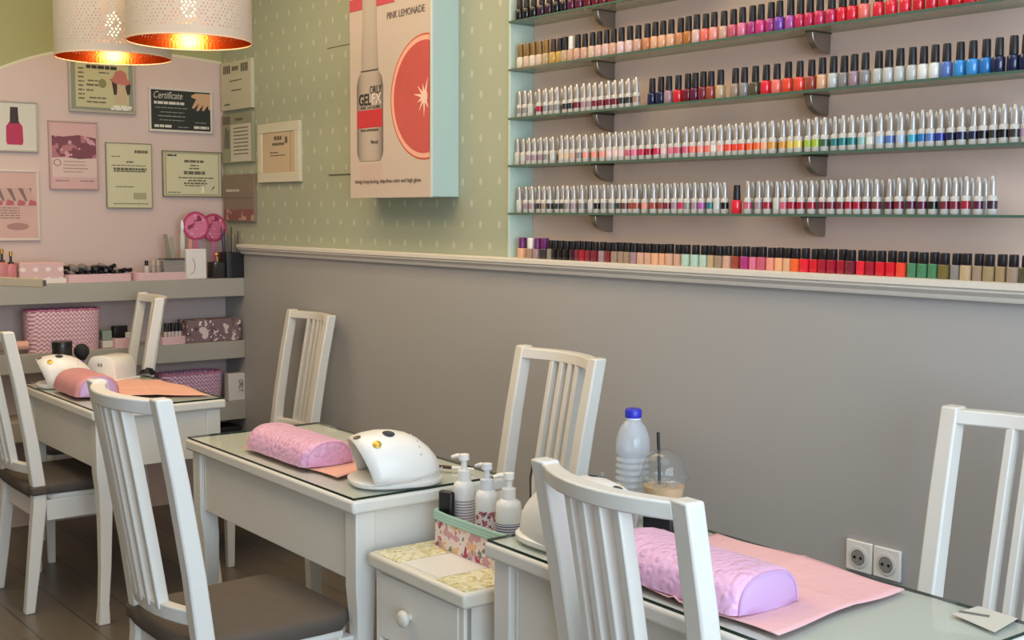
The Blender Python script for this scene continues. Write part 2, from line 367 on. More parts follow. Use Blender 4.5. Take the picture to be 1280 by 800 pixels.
table(1.018, .462, 'white manicure table in the middle with the pink pillow and white nail lamp', (-3.500, 1.504, 0), R(-.9))
table(1.000, .450, 'white manicure table on the right, holding the water bottle and iced coffee', (-2.009, 1.524, 0), R(-1.8))
table(.835, .50, 'white manicure table at the far left below the wall shelves', (-5.000, 1.458, 0), R(-.4))

# ------------------------------------------------------------------ drawer cabinet between the tables
t = thing('drawer_cabinet', 'low white drawer cabinet with yellow rose tiles between two tables', 'cabinet', (-2.462, 1.515, 0), R(-1.5))
Wc, Dc, Hc = .410, .40, .645
MB().box((.018, .02, .06), (.036, Dc-.01, Hc-.036)).box((Wc-.036, .02, .06), (Wc-.018, Dc-.01, Hc-.036)).box((.018, Dc-.025, .06), (Wc-.018, Dc-.01, Hc-.036)).box((.018, .02, .06), (Wc-.018, Dc-.01, .08)).build('body', M_WHITE, t, bevel=.002)
MB().box((0, 0, Hc-.036), (Wc, Dc, Hc)).build('top', M_CREAM, t, bevel=.008, seg=3)
for k in range(3):
    z1 = Hc-.042-k*.17; d = MB().box((.04, .012, z1-.158), (Wc-.04, .03, z1)).build('drawer', M_WHITE, t, bevel=.003)
    MB().lathe([(.008, 0), (.008, .008), (.018, .013), (.021, .020), (.017, .027), (.008, .030)], 18, M=Matrix.Translation((Wc/2-.03, .012, z1-.075)) @ Matrix.Rotation(R(90), 4, 'X')).build('knob', M_CREAM, d, smooth=60)
for s in (0, 1): MB().box((.018+s*(Wc-.058), .014, .0), (.040+s*(Wc-.058), .036, Hc-.036)).build('stile', M_WHITE, t, bevel=.003)
for xa, xb in ((.012, .125), (.285, Wc-.012)): MB().box((xa, .012, Hc), (xb, .36, Hc+.0025)).build('rose_tile', M_TILE, t)['label'] = 'yellow rose pattern tile'
MB().box((.130, .02, Hc), (.280, .36, Hc+.002)).build('white_tile', M_TILEW, t)
ctop = Hc+.0025

# organiser box with pump bottles
def openbox(w, d, h, th, flare=0, sp=8):
    def rr(ww, dd, z, n=28, p=sp):
        o = []
        for k in range(n):
            a = 2*math.pi*(k+.5)/n; c, e = math.cos(a), math.sin(a); q = (abs(c)**p+abs(e)**p)**(-1/p); o.append((c*q*ww/2, e*q*dd/2, z))
        return o
    return rr, [rr(w-flare, d-flare, 0), rr(w, d, h), rr(w-2*th, d-2*th, h), rr(w-flare-2*th, d-flare-2*th, th)]
def crate(name, label, cat, loc, rz, w, d, h, m, rim=None, flare=0, group=None, rimh=.022, p=8):
    t = thing(name, label, cat, loc, rz, group)
    rr, rings = openbox(w, d, h-(rimh if rim else 0), .005, flare, p); MB().loft(rings).build('side_wall', m, t, smooth=40)
    if rim: z = h-rimh; MB().loft([rr(w+.006, d+.006, z), rr(w+.006, d+.006, h), rr(w-.008, d-.008, h), rr(w-.008, d-.008, z)]+[rr(w+.006, d+.006, z)], True, False, False).build('rim', rim, t, smooth=40)
    return t
crate('organizer_box', 'pink floral organizer box with mint ribbed rim on the drawer cabinet', 'box', (-2.255, 1.735, ctop), R(-1.5), .33, .135, .088, M_ROSES, M_RIM)
def pump(name, label, p, r, h, body, lab, head, rz, lz=(.25, .78), tall=.055):
    t = thing(name, label, 'bottle', p, rz)
    MB().lathe([(r*.9, 0), (r, .006), (r, h*.86), (r*.93, h*.93), (r*.55, h*.985), (.012, h)], 24).build('body', body, t, smooth=50)
    MB().lathe([(r+.0006, h*lz[0]), (r+.0006, h*lz[1])], 24, False, False).build('label_wrap', lab, t, smooth=50)
    MB().lathe([(.0165, h-.004), (.0165, h+.022), (.011, h+.025)], 18).build('collar', head, t, smooth=40)
    MB().lathe([(.0075, h+.014), (.0075, h+tall-.016), (.013, h+tall-.014), (.013, h+tall), (.004, h+tall+.002)], 14).tube([(0, 0, h+tall-.006), (-.02, 0, h+tall-.006), (-.036, 0, h+tall-.011)], [.007, .006, .0045]).build('pump_head', head, t, smooth=45)
    return t
M_PUMPC = mat('dfe0e4', .25)
def at_y(px, Y, z):
    q = ony(px, 600, Y); return (q.x, Y, z)
pump('pump_bottle', 'white pump bottle with grey lettering, leftmost in the floral organizer', at_y(580, 1.752, ctop+.006), .0265, .152, M_PLW, M_TEXTL, M_PLW, R(20), (.1, .68), .062)
pump('pump_bottle', 'pump bottle with red floral label and clear cap, between two white pump bottles', at_y(608.5, 1.735, ctop+.006), .027, .152, M_PLW, M_LABELF, M_PUMPC, R(10), (.18, .66), .060)
pump('pump_bottle', 'white pump bottle with dark lettering, rightmost in the floral organizer', at_y(636, 1.722, ctop+.006), .030, .150, M_PLW, M_TEXTD, M_PLW, R(40), (.12, .62), .058)
q = (-2.395, 1.703, ctop+.006); t = thing('black_brush_case', 'black slab-shaped case standing at the left end of the floral organizer', 'case', q, R(12))
MB().box((-.022, -.009, 0), (.022, .009, .128)).build('case_body', M_BLACK, t, bevel=.006)

# ------------------------------------------------------------------ nail lamps, dryer
def nail_lamp(label, loc, rz, sc=1, badge=True):
    t = thing('nail_lamp', label, 'nail lamp', loc, rz, 'white dome nail lamps'); t.scale = (sc,)*3
    U = [0, .03, .06, .09, .12, .15, .175, .195, .208]; Wd = [.094, .098, .100, .099, .095, .087, .074, .055, .020]; Hh = [.108, .119, .124, .122, .114, .099, .079, .055, .024]
    rings = []
    for u, ww, hh in zip(U, Wd, Hh):
        ring = []
        for k in range(25):
            a = math.pi*k/24; c, s = math.cos(a), math.sin(a); e = .8
            sh = -.026*s*max(0, 1-u/.11)+.016*(1-s)*max(0, 1-u/.09)
            ring.append((u+sh, -math.copysign(abs(c)**e, c)*ww, .010+hh*s**e))
        rings.append(ring)
    o = MB().loft(rings, False, False, True).build('dome', [M_PLW, mat('d8d0c6', .4)], t, smooth=60)
    so = o.modifiers.new('solid', 'SOLIDIFY'); so.thickness = .007; so.offset = -1; so.material_offset = 1
    bs = []
    for z, g in ((0, -.004), (.004, 0), (.012, 0), (.016, -.006)):
        ring = []
        for k in range(40):
            a = 2*math.pi*k/40; c, s = math.cos(a), math.sin(a)
            xx = .092+(.119+g)*math.copysign(abs(c)**.75, c); ring.append((xx, (.101+g)*math.copysign(abs(s)**.75, s), z))
        bs.append(ring)
    MB().loft(bs).build('base_plate', M_PLW, t, smooth=50)
    MB().tube([(-.005+.02*0, -.098, .014), (.10, -.105, .020), (.17, -.088, .030), (.205, -.045, .036)], .0022, 6).build('seam', mat('c6c4c4', .4), t)
    def on(u, th):      # point and normal of the dome
        import bisect
        i = max(0, min(len(U)-2, bisect.bisect(U, u)-1)); f = (u-U[i])/(U[i+1]-U[i])
        A = [Vector(rings[i][k]).lerp(Vector(rings[i+1][k]), f) for k in range(25)]; k = round(th/7.5)
        p = A[k]; tn = (A[k+1]-A[k-1]).normalized(); d = (Vector(rings[i+1][k])-Vector(rings[i][k])).normalized(); n = d.cross(tn)
        if n.z < 0: n = -n
        return p, n.normalized()
    def disc(name, u, th, r, m, sx=1):
        p, n = on(u, th); q = n.to_track_quat('Z', 'X').to_matrix().to_4x4(); q.translation = p
        return MB().lathe([(r, -.003), (r, .0012), (r*.9, .002)], 24, M=q @ Matrix.Diagonal((sx, 1, 1, 1))).build(name, m, t, smooth=40)
    disc('display', .075, 75, .016, mat('2a3440', .15))['label'] = 'dark oval display'
    disc('power_badge', .040, 52, .0115, mat('c9a84a', .3, .6))['label'] = 'gold round badge'
    disc('timer_button', .012, 82, .010, mat('4a4238', .4))
    for k in range(5): disc('vent_dot', .14, 40+k*15, .003, mat('c8c4c0', .5))
    return t
nail_lamp('white dome nail lamp with gold badge on the right end of the middle table', (-2.618, 1.590, TZ), R(72), 1.0)
nail_lamp('white dome nail lamp on the right table, partly hidden by the nearest chair', (-1.778, 1.664, TZ), R(180), 1.06)
nail_lamp('white dome nail lamp on the far table beside the dusty pink pillow', (-4.850, 1.500, TZ), R(75), .92)
t = thing('nail_dryer', 'small boxy white nail dryer with rounded top behind the dusty pink pillow', 'nail dryer', (-4.895, 1.795, TZ), R(30)); t.scale = (.85, .85, 1)
rings = []
for y, g in ((-.085, .012), (-.078, 0), (.07, 0), (.085, .014)):
    rings.append([((.085-g)*math.copysign(abs(math.cos(math.pi*k/20))**.6, math.cos(math.pi*k/20)), y, .004+(.098-g)*math.sin(math.pi*k/20)**.6) for k in range(21)])
MB().loft(rings, True).build('housing', M_PLW, t, smooth=50)
MB().box((-.095, -.095, 0), (.095, .09, .008)).build('base_plate', M_PLW, t, bevel=.003)
for xa in (-.012, .004): MB().box((xa, -.0885, .06), (xa+.008, -.0855, .072)).build('vent_mark', mat('8a867f'), t)
q = onx(184, 466, -4.935); tag(MB().tube([(q.x+.035*math.cos(a)*(1-.03*a), q.y+.035*math.sin(a)*(1-.03*a), TZ+.006+.0012*a) for a in [k*.4 for k in range(40)]], .0045, 6).build('power_cord', M_BLACK, smooth=60), 'black coiled power cord beside the small boxy nail dryer', 'cord')

# ------------------------------------------------------------------ hand pillows and towels
def pillow(label, p, rz, L, Wp, H, m, mend):
    t = thing('hand_pillow', label, 'pillow', p, rz, 'quilted hand-rest pillows')
    def ring(x, s): return [(x, -Wp/2*s*math.copysign(abs(math.cos(math.pi*k/18))**.8, math.cos(math.pi*k/18)), .002+H*(1-(1-s)*.4)*math.sin(math.pi*k/18)**.8) for k in range(19)]+[(x, Wp/2*s*(1-.2*k), .001) for k in range(1, 10)]
    xs = [(-L/2, .80), (-L/2+.006, .92), (-L/2+.016, 1)]+[(-L/2+.012+(L-.024)*k/10, 1+.02*math.sin(k*1.9)) for k in range(1, 10)]+[(L/2-.016, 1), (L/2-.006, .92), (L/2, .80)]
    MB().loft([ring(x, s) for x, s in xs], True, False, False).build('quilted_cover', m, t, smooth=50)
    for s in (-1, 1):
        MB().loft([ring(s*(L/2), .80), ring(s*(L/2+.006), .60), ring(s*(L/2+.008), .25)], True, False, True).build('end_panel', mend, t, smooth=50)
        MB().tube([Vector(v) for v in ring(s*L/2, .815)[:19]], .0025, 6).build('piping', mend, t, smooth=60)
    return t
pillow('glossy pink quilted hand pillow on the middle table beside the nail lamp', (-3.012, 1.630, TZ+.006), R(-1), .36, .165, .066, M_QUILT2, M_QUILT2)
pillow('lilac-pink quilted hand pillow on the right-hand table behind the nearest chair', (-1.500, 1.632, TZ+.006), R(-2), .350, .180, .068, M_QUILT, M_SATIN)
pillow('dusty pink smooth hand pillow on the far table', (-4.565, 1.572, TZ+.006), R(-2), .29, .165, .075, M_PILL1, M_SATIN)
def sheet(name, label, quad, m, z=TZ, wav=.002, cat='towel'):
    n = 34; vs = []; P4 = [Vector((a, b_, 0)) for a, b_ in quad]
    for i in range(n+1):
        for j in range(n+1):
            u, v = i/n, j/n; p = (P4[0]*(1-u)+P4[1]*u)*(1-v)+(P4[3]*(1-u)+P4[2]*u)*v
            e = .006*math.sin(9*u+3*v) if j in (0, n) else 0; f = .005*math.sin(8*v+1) if i in (0, n) else 0
            vs.append((p.x+f, p.y+e, z+.0018+wav*(1+math.sin(7*u+2*math.sin(5*v)))*.5+.006*max(0, 1-abs(u-.5)/.03)*(.6+.4*math.sin(3*v+1))+.005*max(0, 1-abs(v-.6)/.03)*(.6+.4*math.sin(4*u))))
    fs = [(i*(n+1)+j, (i+1)*(n+1)+j, (i+1)*(n+1)+j+1, i*(n+1)+j+1) for i in range(n) for j in range(n)]
    o = MB().add(vs, fs).build(name, m, smooth=80); so = o.modifiers.new('solid', 'SOLIDIFY'); so.thickness = .0016; so.offset = 1
    return tag(o, label, cat, 'towels spread under the pillows')
sheet('table_towel', 'pale pink towel spread under the lilac pillow on the right table', [(-1.70, 1.552), (-1.235, 1.535), (-1.255, 1.925), (-1.73, 1.942)], M_PTOWEL, wav=.003)
sheet('table_towel', 'salmon towel under the glossy pink pillow on the middle table', [(-3.225, 1.556), (-2.70, 1.568), (-2.82, 1.93), (-3.08, 1.935)], M_SALMON)
sheet('table_towel', 'peach towel hanging over the far table towards its right corner', [(-4.85, 1.75), (-4.47, 1.50), (-4.235, 1.925), (-4.75, 1.935)], M_SALMON, wav=.004)

# ------------------------------------------------------------------ water bottle, iced coffee and small things on the right table
p = at_y(790.5, 1.90, TZ+.001); t = thing('water_bottle', 'clear plastic water bottle with blue cap on the right table', 'bottle', p); t.scale = (1.11,)*3
pf = [(.028, 0), (.033, .006)]
for k in range(9): pf += [(.0350, .016+k*.013), (.0315, .0225+k*.013)]
pf += [(.035, .135), (.0355, .150), (.034, .165), (.027, .185), (.018, .198), (.0135, .204), (.0135, .215)]
MB().lathe(pf, 28).build('bottle_body', M_WATER, t, smooth=50)
MB().lathe([(.0155, .203), (.0155, .206)], 20).build('neck_ring', mat('e8eef8', .3), t)
MB().lathe([(.0165, .206), (.0172, .208), (.0172, .221), (.015, .224)], 24).build('screw_cap', mat('2a2fb8', .35), t, smooth=40)['label'] = 'blue screw cap'
p = at_y(830, 1.875, TZ+.001); t = thing('iced_coffee_cup', 'clear cup of iced coffee with dome lid and black straw', 'cup', p); t.scale = (1.12,)*3
MB().lathe([(.028, 0), (.030, .003), (.0435, .105)], 28, True, False).build('cup_wall', M_CLEAR, t, smooth=50)
MB().lathe([(.0275, .004), (.0402, .088)], 28).build('coffee', mat('dfb98a', .35), t, smooth=50)['label'] = 'milky tan coffee'
MB().lathe([(.0475, .100), (.0490, .103), (.0475, .108), (.044, .112), (.0425, .118), (.0405, .130), (.034, .145), (.022, .155), (.008, .159)], 28, False, False).build('dome_lid', M_CLEAR, t, smooth=50)
MB().tube([(-.012, .003, .02), (-.0135, .0, .12), (-.016, -.002, .19)], .0032, 10).build('straw', M_BLACK, t, smooth=60)['label'] = 'black straw'
for k in range(5):
    a = k*1.25; MB().box((-.010, -.009, -.009), (.010, .009, .009), M=Matrix.Translation((.022*math.cos(a), .022*math.sin(a), .088)) @ Matrix.Rotation(a, 4, (1, .6, .3))).build('ice_cube', M_CLEAR, t, bevel=.003)
p = at_y(828, 1.765, TZ+.004); t = thing('black_box', 'small black box behind the lilac pillow, below the coffee cup', 'box', (p[0], p[1], TZ+.004), R(-4))
MB().box((-.042, -.016, 0), (.042, .016, .088)).build('box_body', mat('1c1c22', .4), t, bevel=.003); MB().box((.018, -.0168, .030), (.030, -.016, .034)).build('printed_mark', mat('c8c8cc'), t); MB().box((.018, -.0168, .042), (.034, -.016, .045)).build('printed_mark', mat('c8c8cc'), t)
q = [onz(x, y, TZ) for x, y in ((1190, 768), (1223, 758.5), (1272, 774), (1243, 791))]
b = MB().loft([[(v.x, v.y, TZ+.0005) for v in q], [(v.x, v.y, TZ+.0015) for v in q]]); t = thing('price_card', 'pale printed card lying flat near the right end of the table', 'card', (0, 0, 0)); b.build('card_sheet', mat('d8d4c8', .4), t)
m_ = (q[0]+q[1]+q[2]+q[3])/4; a_ = (q[0]*.55+q[1]*.45); MB().box((-.028, -.006, 0), (.022, .006, .0006), M=Matrix.Translation((a_.x+.025, a_.y-.004, TZ+.0015)) @ Matrix.Rotation(R(20), 4, 'Z')).build('printed_mark', mat('77746e'), t)
q = at_y(752, 1.80, TZ); t = thing('cuticle_pusher', 'slim clear tool standing upright left of the water bottle', 'tool', q); MB().lathe([(.007, 0), (.008, .01), (.008, .105), (.006, .118)], 14).build('handle', M_CLEAR, t, smooth=50); MB().lathe([(.010, 0), (.010, .012)], 14).build('foot', M_CLEAR, t, smooth=50)
q = at_y(672, 1.80, TZ); tag(MB().tube([(q[0], 1.80, TZ+.004), (q[0]+.01, 1.80, TZ+.05), (q[0]-.01, 1.805, TZ+.085), (q[0]-.03, 1.81, TZ+.095), (q[0]-.045, 1.815, TZ+.06), (q[0]-.05, 1.82, TZ+.004)], .003, 6).build('lamp_cable', mat('4a4644', .5), smooth=60), 'dark looped cable behind the partly hidden nail lamp', 'cable')
q = at_y(563, 1.925, TZ); t = thing('manicure_brush', 'dark brush with white handle lying behind the middle nail lamp', 'brush', (-2.62, 1.86, TZ+.006), R(25)); MB().tube([(-.09, 0, 0), (.02, 0, .002)], [.004, .005]).build('bristle_head', mat('4a2c2c'), t, smooth=60); MB().tube([(.02, 0, .002), (.085, 0, .004)], [.005, .0035]).build('handle', M_PLW, t, smooth=60)

# wall sockets
for px, lab in ((1075.5, 'white round-pin wall socket, the left one of the pair above the right table'), (1110.5, 'white round-pin wall socket, the right one of the pair above the right table')):
    q = ony(px, 707, WY); t = thing('wall_socket', lab, 'socket', (q.x, WY, .558), 0, 'pair of wall sockets')
    MB().box((-.0405, -.010, -.041), (.0405, 0, .041)).build('frame', M_PLW, t, bevel=.003)
    MB().lathe([(.029, 0), (.029, .002), (.021, .003), (.0205, -.006)], 24, M=Matrix.Translation((0, -.010, -.002)) @ Matrix.Rotation(R(90), 4, 'X')).build('insert', mat('d6d4d0', .4), t, smooth=40)
    MB().lathe([(.0195, 0), (.0195, .0012)], 24, M=Matrix.Translation((0, -.0125, -.002)) @ Matrix.Rotation(R(90), 4, 'X')).build('recess', mat('8c8a88', .5), t)
    for s in (-1, 1): MB().lathe([(.004, 0), (.004, .001)], 10, M=Matrix.Translation((s*.0095, -.0138, -.002)) @ Matrix.Rotation(R(90), 4, 'X')).build('pin_hole', M_BLACK, t)

# ------------------------------------------------------------------ nail polish display
SHZ = {'A': 2.128, 'B': 1.962, 'C': 1.792, 'D': 1.626, 'E': 1.458}
ORDS = 'first second third fourth fifth sixth seventh eighth ninth tenth eleventh twelfth thirteenth fourteenth fifteenth sixteenth seventeenth eighteenth nineteenth'.split()
def ordn(n):
    if n < 20: return ORDS[n-1]
    tens = {2: 'twenty', 3: 'thirty', 4: 'forty', 5: 'fifty', 6: 'sixty', 7: 'seventy', 8: 'eighty'}[n//10]
    return tens[:-1]+'ieth' if n % 10 == 0 else tens+'-'+ORDS[n % 10-1]
SHN = {'A': 'topmost glass shelf', 'B': 'second glass shelf', 'C': 'third glass shelf', 'D': 'fourth glass shelf', 'E': 'lowest glass shelf', 'F': 'white ledge'}
for k, n in zip('ABCDE', ('topmost', 'second', 'third', 'fourth', 'lowest')):
    z = SHZ[k]; g = MB().box((NX+.008, 2.683, z), (XR-.3, NY, z+.007)); g.i = [0, 0, 1, 1, 0, 1]
    t = thing('glass_shelf', f'{n} green-edged glass shelf in the pink polish recess', 'shelf', (0, 0, 0), 0, 'glass shelves of the polish display'); g.build('glass_plate', [M_SGLASS, M_SEDGE], t)
    for bx in (-2.99, -2.125, -1.26):
        pr = [(NY, z), (NY-.082, z), (NY-.082, z-.006)]+[(NY-.082*math.cos(R(j*10))**.8, z-.006-.050*math.sin(R(j*10))) for j in range(1, 9)]+[(NY, z-.056)]
        bb = MB(); bb.loft([[(bx-.011, y, zz) for y, zz in pr], [(bx+.011, y, zz) for y, zz in pr]])
        o = bb.build('bracket', M_STEEL, t, bevel=.003)
        MB().box((bx-.013, NY-.084, z-.003), (bx+.013, NY, z-.0002)).build('bracket_pad', mat('2a2624', .5), o)
PAL = dict(cream='ded3c0', beige='d8bfa8', peach='e3b08c', gold='c8a254', champagne='c2a884', nude='d3a892', blush='dcb8ae', pale_pink='e6c8c6', terracotta='cf8a62', caramel='b87434', salmon='ec9a8a', coral='f0786c', rose='cc6078', pink='e2789a', magenta='b03a80', hot_pink='d83c80', orchid='b458a8', violet='7a42a8', raspberry='cc2c58', scarlet='e8283c', red='d82030', vermilion='ee4a34', orange='f06a34', crimson='a81c34', burgundy='70182c', plum='5e1c3c', rust='a0483c', brown='6a4238', taupe='a08a78', grey='8e8a88', silver='c6c6c2', white='e8e6e0', mauve='a48892', dark_olive='55503a', olive='76683a', charcoal='3a3838', black='161418', navy='1c2448', royal_blue='2c3a9c', steel_blue='5a76b4', sky_blue='3c94d8', blue='2a78c0', cyan='3aa4c0', teal='2a7c80', pale_teal='8cb8b4', mint='b4d0c4', green='4f8662', dark_green='40664c', lime='a8c040', yellow='e0c860', amber='d8963c', apricot='f0b488', pale_blue='a8bcd8', lilac='b89cc8', maroon='7c2838', tan='a38c68', aubergine='3a1c30')
def pol(c): return mat(PAL[c], .12, .0, 0, 0, .7, key=('pol', c))
def polish(sc=1, h=.084, label='x', cap=M_CAP):
    t = thing('nail_polish_bottle', label, 'nail polish', (0, 0, 0)); r = .0153
    MB().lathe([(r*.9, 0), (r, .002), (r, .034), (r*.93, .038), (r*.55, .041), (r*.5, .043)], 14).build('bottle_body', M_BLACK, t, smooth=40)
    MB().lathe([(.0106, .041), (.0108, .046), (.0096, h-.004), (.0088, h)], 12).build('cap', cap, t, smooth=40); return t
def gel(label='x'):
    t = thing('gel_polish_bottle', label, 'gel polish', (0, 0, 0)); r = .0118
    MB().lathe([(r*.85, 0), (r, .003), (r, .040), (r*.9, .044), (r*.68, .046)], 14).build('bottle_body', mat('ccc8c2', .25), t, smooth=40)
    MB().lathe([(r*1.02, .014), (r*1.02, .033)], 14, False, False).build('label_band', M_BLACK, t, smooth=40)
    MB().lathe([(.0080, .045), (.0080, .049), (.0072, .075), (.0058, .091), (.0050, .092)], 12).build('cap', M_SILVER, t, smooth=40); return t
def mini(cap=M_CAP, label='x', hb=.036, hc=.029):
    t = thing('mini_polish_bottle', label, 'nail polish', (0, 0, 0)); r = .0129
    MB().lathe([(r*.94, 0), (r, .002), (r, hb-.004), (r*.9, hb)], 16, sq=5).build('bottle_body', M_BLACK, t, smooth=35)
    MB().lathe([(r*.80, hb), (r*.84, hb+.003), (r*.80, hb+hc-.003), (r*.72, hb+hc)], 16, sq=3.2).build('cap', cap, t, smooth=40); return t
PB, GB, MBT = polish(), gel(), mini(); used = {}
def place(proto, p, label, group, part, col, caps=None):
    if proto.name not in used: used[proto.name] = 1; o = proto; o.location = p; o['label'] = label
    else: o = dup(proto, p, None, label)
    o['group'] = group; o.rotation_euler = (0, 0, random.uniform(-.3, .3) if proto is not MBT else random.uniform(-.06, .06))
    recolour(o, part, col)
    if caps: recolour(o, 'cap', caps)
    s = random.uniform(.985, 1.015); o.scale = (proto.scale[0], proto.scale[1], s); return o
def seq(s):
    out = []
    for w_ in s.split():
        k, _, n = w_.partition('*'); out += [k]*int(n or 1)
    return out
def nm(c): return c.replace('_', ' ')
def row(proto, key, xs, cols, Y, kind, start=1, special=None):
    z = SHZ[key]+.0072 if key in SHZ else 1.3062
    for i, x in enumerate(xs):
        c = cols[min(i, len(cols)-1)]; q = ony(x, {'A': 20, 'B': 60, 'C': 100, 'D': 180, 'E': 245, 'F': 335}[key], Y); n = start+i; caps = None
        if special and i in special: capn, caps = special[i]
        else: capn = 'black' if kind != 'gel' else 'silver'
        if kind == 'gel': lab = f'silver-capped gel polish with {nm(c)} label band, {ordn(n)} from left on the {SHN[key]}'
        elif kind == 'mini': lab = f'small square {nm(c)} nail polish with {capn} cap, {ordn(n)} from left on the {SHN[key]}'
        else: lab = f'{nm(c)} nail polish with {capn} cap, {ordn(n)} from left on the {SHN[key]}'
        place(proto, (q.x, Y+random.uniform(-.003, .003), z), lab, {'gel': 'silver-capped gel polishes on the ', 'mini': 'small square polishes on the ', 'pol': 'black-capped polishes on the '}[kind]+SHN[key], 'label_band' if kind == 'gel' else 'bottle_body', pol(c), caps)
FY = 2.712
xs = [650+9.05*i+.045*i*i for i in range(23)]
row(PB, 'A', xs, seq('black*3 aubergine*2 black*2 plum*2 burgundy*3 maroon*3 crimson*10'), FY, 'pol')
XB = [651, 659.5, 667.6, 676, 684, 692.5, 699.5, 706.5, 714, 722.7, 731.9, 741.2, 749.7, 758.6, 766.9, 776.6, 787, 798, 809, 819.5, 829.5, 839.6, 850, 860.8, 871.3, 882, 893, 904, 915.6, 927.5, 939.3, 951, 962.7, 974, 986.5, 999, 1011.5, 1024.7, 1038, 1051.3, 1065, 1079.5, 1096.5, 1113, 1130, 1146.5, 1163, 1179, 1195, 1211.5, 1228, 1244, 1261]
CB = seq('cream beige cream beige champagne gold*2 champagne nude*2 nude beige blush*2 nude pale_pink*2 nude terracotta peach*2 peach terracotta caramel blush coral salmon nude rose pink magenta hot_pink magenta violet orchid raspberry*4 scarlet*2 coral scarlet*3 red*2 scarlet*4 raspberry crimson rose')
GC = mat('8a6a3c', .4, .5); row(PB, 'B', XB, CB, FY, 'pol', 1, {0: ('gold', GC), 1: ('gold', GC), 2: ('gold', GC), 3: ('gold', GC), 4: ('gold', GC), 5: ('brown', mat('3a2420', .4)), 8: ('white', M_PLW)})
XC = [649.5, 656.5, 663.5, 675, 683.5, 690, 697, 706.5, 714.5, 722.5, 731, 737.5, 744.5, 752.5, 761, 769, 778, 786, 796]
row(GB, 'C', XC, seq('grey*2 silver crimson grey*3 charcoal*2 maroon mauve*2 maroon*4 charcoal*2 taupe'), FY, 'gel')
XC2 = [815, 826.5, 837, 849, 860, 870, 880, 889.5, 901, 920, 931, 944, 958, 971, 984.5, 1000.5, 1014, 1028, 1042, 1055, 1068.5, 1082, 1097.5, 1111.5, 1125, 1140.5, 1154.5, 1169, 1183, 1199.5, 1216, 1231.5, 1248, 1265.5, 1281, 1297]
row(PB, 'C', XC2, seq('navy navy mauve red burgundy plum maroon rust champagne taupe grey dark_olive scarlet coral vermilion vermilion rust peach silver grey mauve grey silver*4 white*2 steel_blue sky_blue*2 blue navy*4 royal_blue'), FY, 'pol', len(XC)+1)
XD = [647, 655, 662.5, 669, 676, 684, 691.5, 703, 709.5, 717, 725, 733.5, 744, 754.5, 762.6, 769.7, 777, 785, 793.3, 802.5, 811.4, 821.7, 830, 839.8, 848.4, 858.5, 866.5, 876.5, 885.5, 893, 901.7, 911, 919.5, 928, 938, 948, 956.5, 966.5, 978.6, 989, 998.4, 1010, 1020.4, 1031, 1043, 1054.6, 1065.5, 1077, 1087.6, 1101, 1113, 1126, 1140, 1152, 1163, 1174.7, 1189, 1202, 1216, 1228.5, 1241, 1254, 1268, 1282]
row(GB, 'D', XD, seq('silver*2 mauve*3 grey silver beige*2 nude grey salmon*3 pale_pink*3 rose pink raspberry crimson raspberry pale_pink pink rose*2 coral salmon coral white salmon vermilion*3 orange orange apricot amber*2 yellow*2 lime lime dark_green teal*3 pale_teal white pale_blue steel_blue pale_blue cyan blue steel_blue royal_blue navy*2 navy black charcoal black charcoal lilac*2 orchid violet'), FY, 'gel')
XE = [649.3, 657.4, 665.5, 673.6, 681, 688, 697, 703.5, 710.5, 718, 728, 738.8, 746.5, 756, 766, 774, 782, 789, 796.5, 806, 818, 827, 835, 843.7, 852, 859.5, 868.5, 877.5, 888.7, 897.5, 906]
row(GB, 'E', XE, seq('silver mauve*2 charcoal taupe charcoal*3 grey mauve grey silver black grey*2 charcoal brown rust*2 salmon rust*2 maroon mauve raspberry grey mauve orchid teal silver black'), FY, 'gel')
q = ony(921, 245, FY); o = place(PB, (q.x, FY, SHZ['E']+.0072), 'lone scarlet nail polish with black cap among silver caps on the lowest glass shelf', 'black-capped polish on the lowest glass shelf', 'bottle_body', pol('scarlet'))
XE2 = [935.5, 948.5, 960, 971.4, 980.5, 991, 1002, 1015, 1028.5, 1039.7, 1051, 1061.7, 1072.5, 1084, 1096.5, 1111.5, 1124.5, 1138.6, 1152.5, 1166, 1181.7, 1194.5, 1208.5, 1224, 1241]
row(GB, 'E', XE2, seq('rose mauve crimson silver rose crimson*2 crimson maroon*2 maroon crimson crimson maroon*2 plum maroon plum*2 black maroon*2 crimson plum aubergine'), FY, 'gel', len(XE)+1)
for key, xs in (('C', XC), ('D', XD), ('E', XE), ('E', XE2)):     # the second row standing behind, seen through the gaps
    for xa, xb in zip(xs, xs[1:]):
        q = ony((xa+xb)/2+.6, 200, 2.757); place(GB, (q.x, 2.757, SHZ[key]+.0072), f'silver-capped gel polish in the back row on the {SHN[key]}, seen between front bottles', 'back row of gel polishes on the '+SHN[key], 'label_band', pol('grey'))
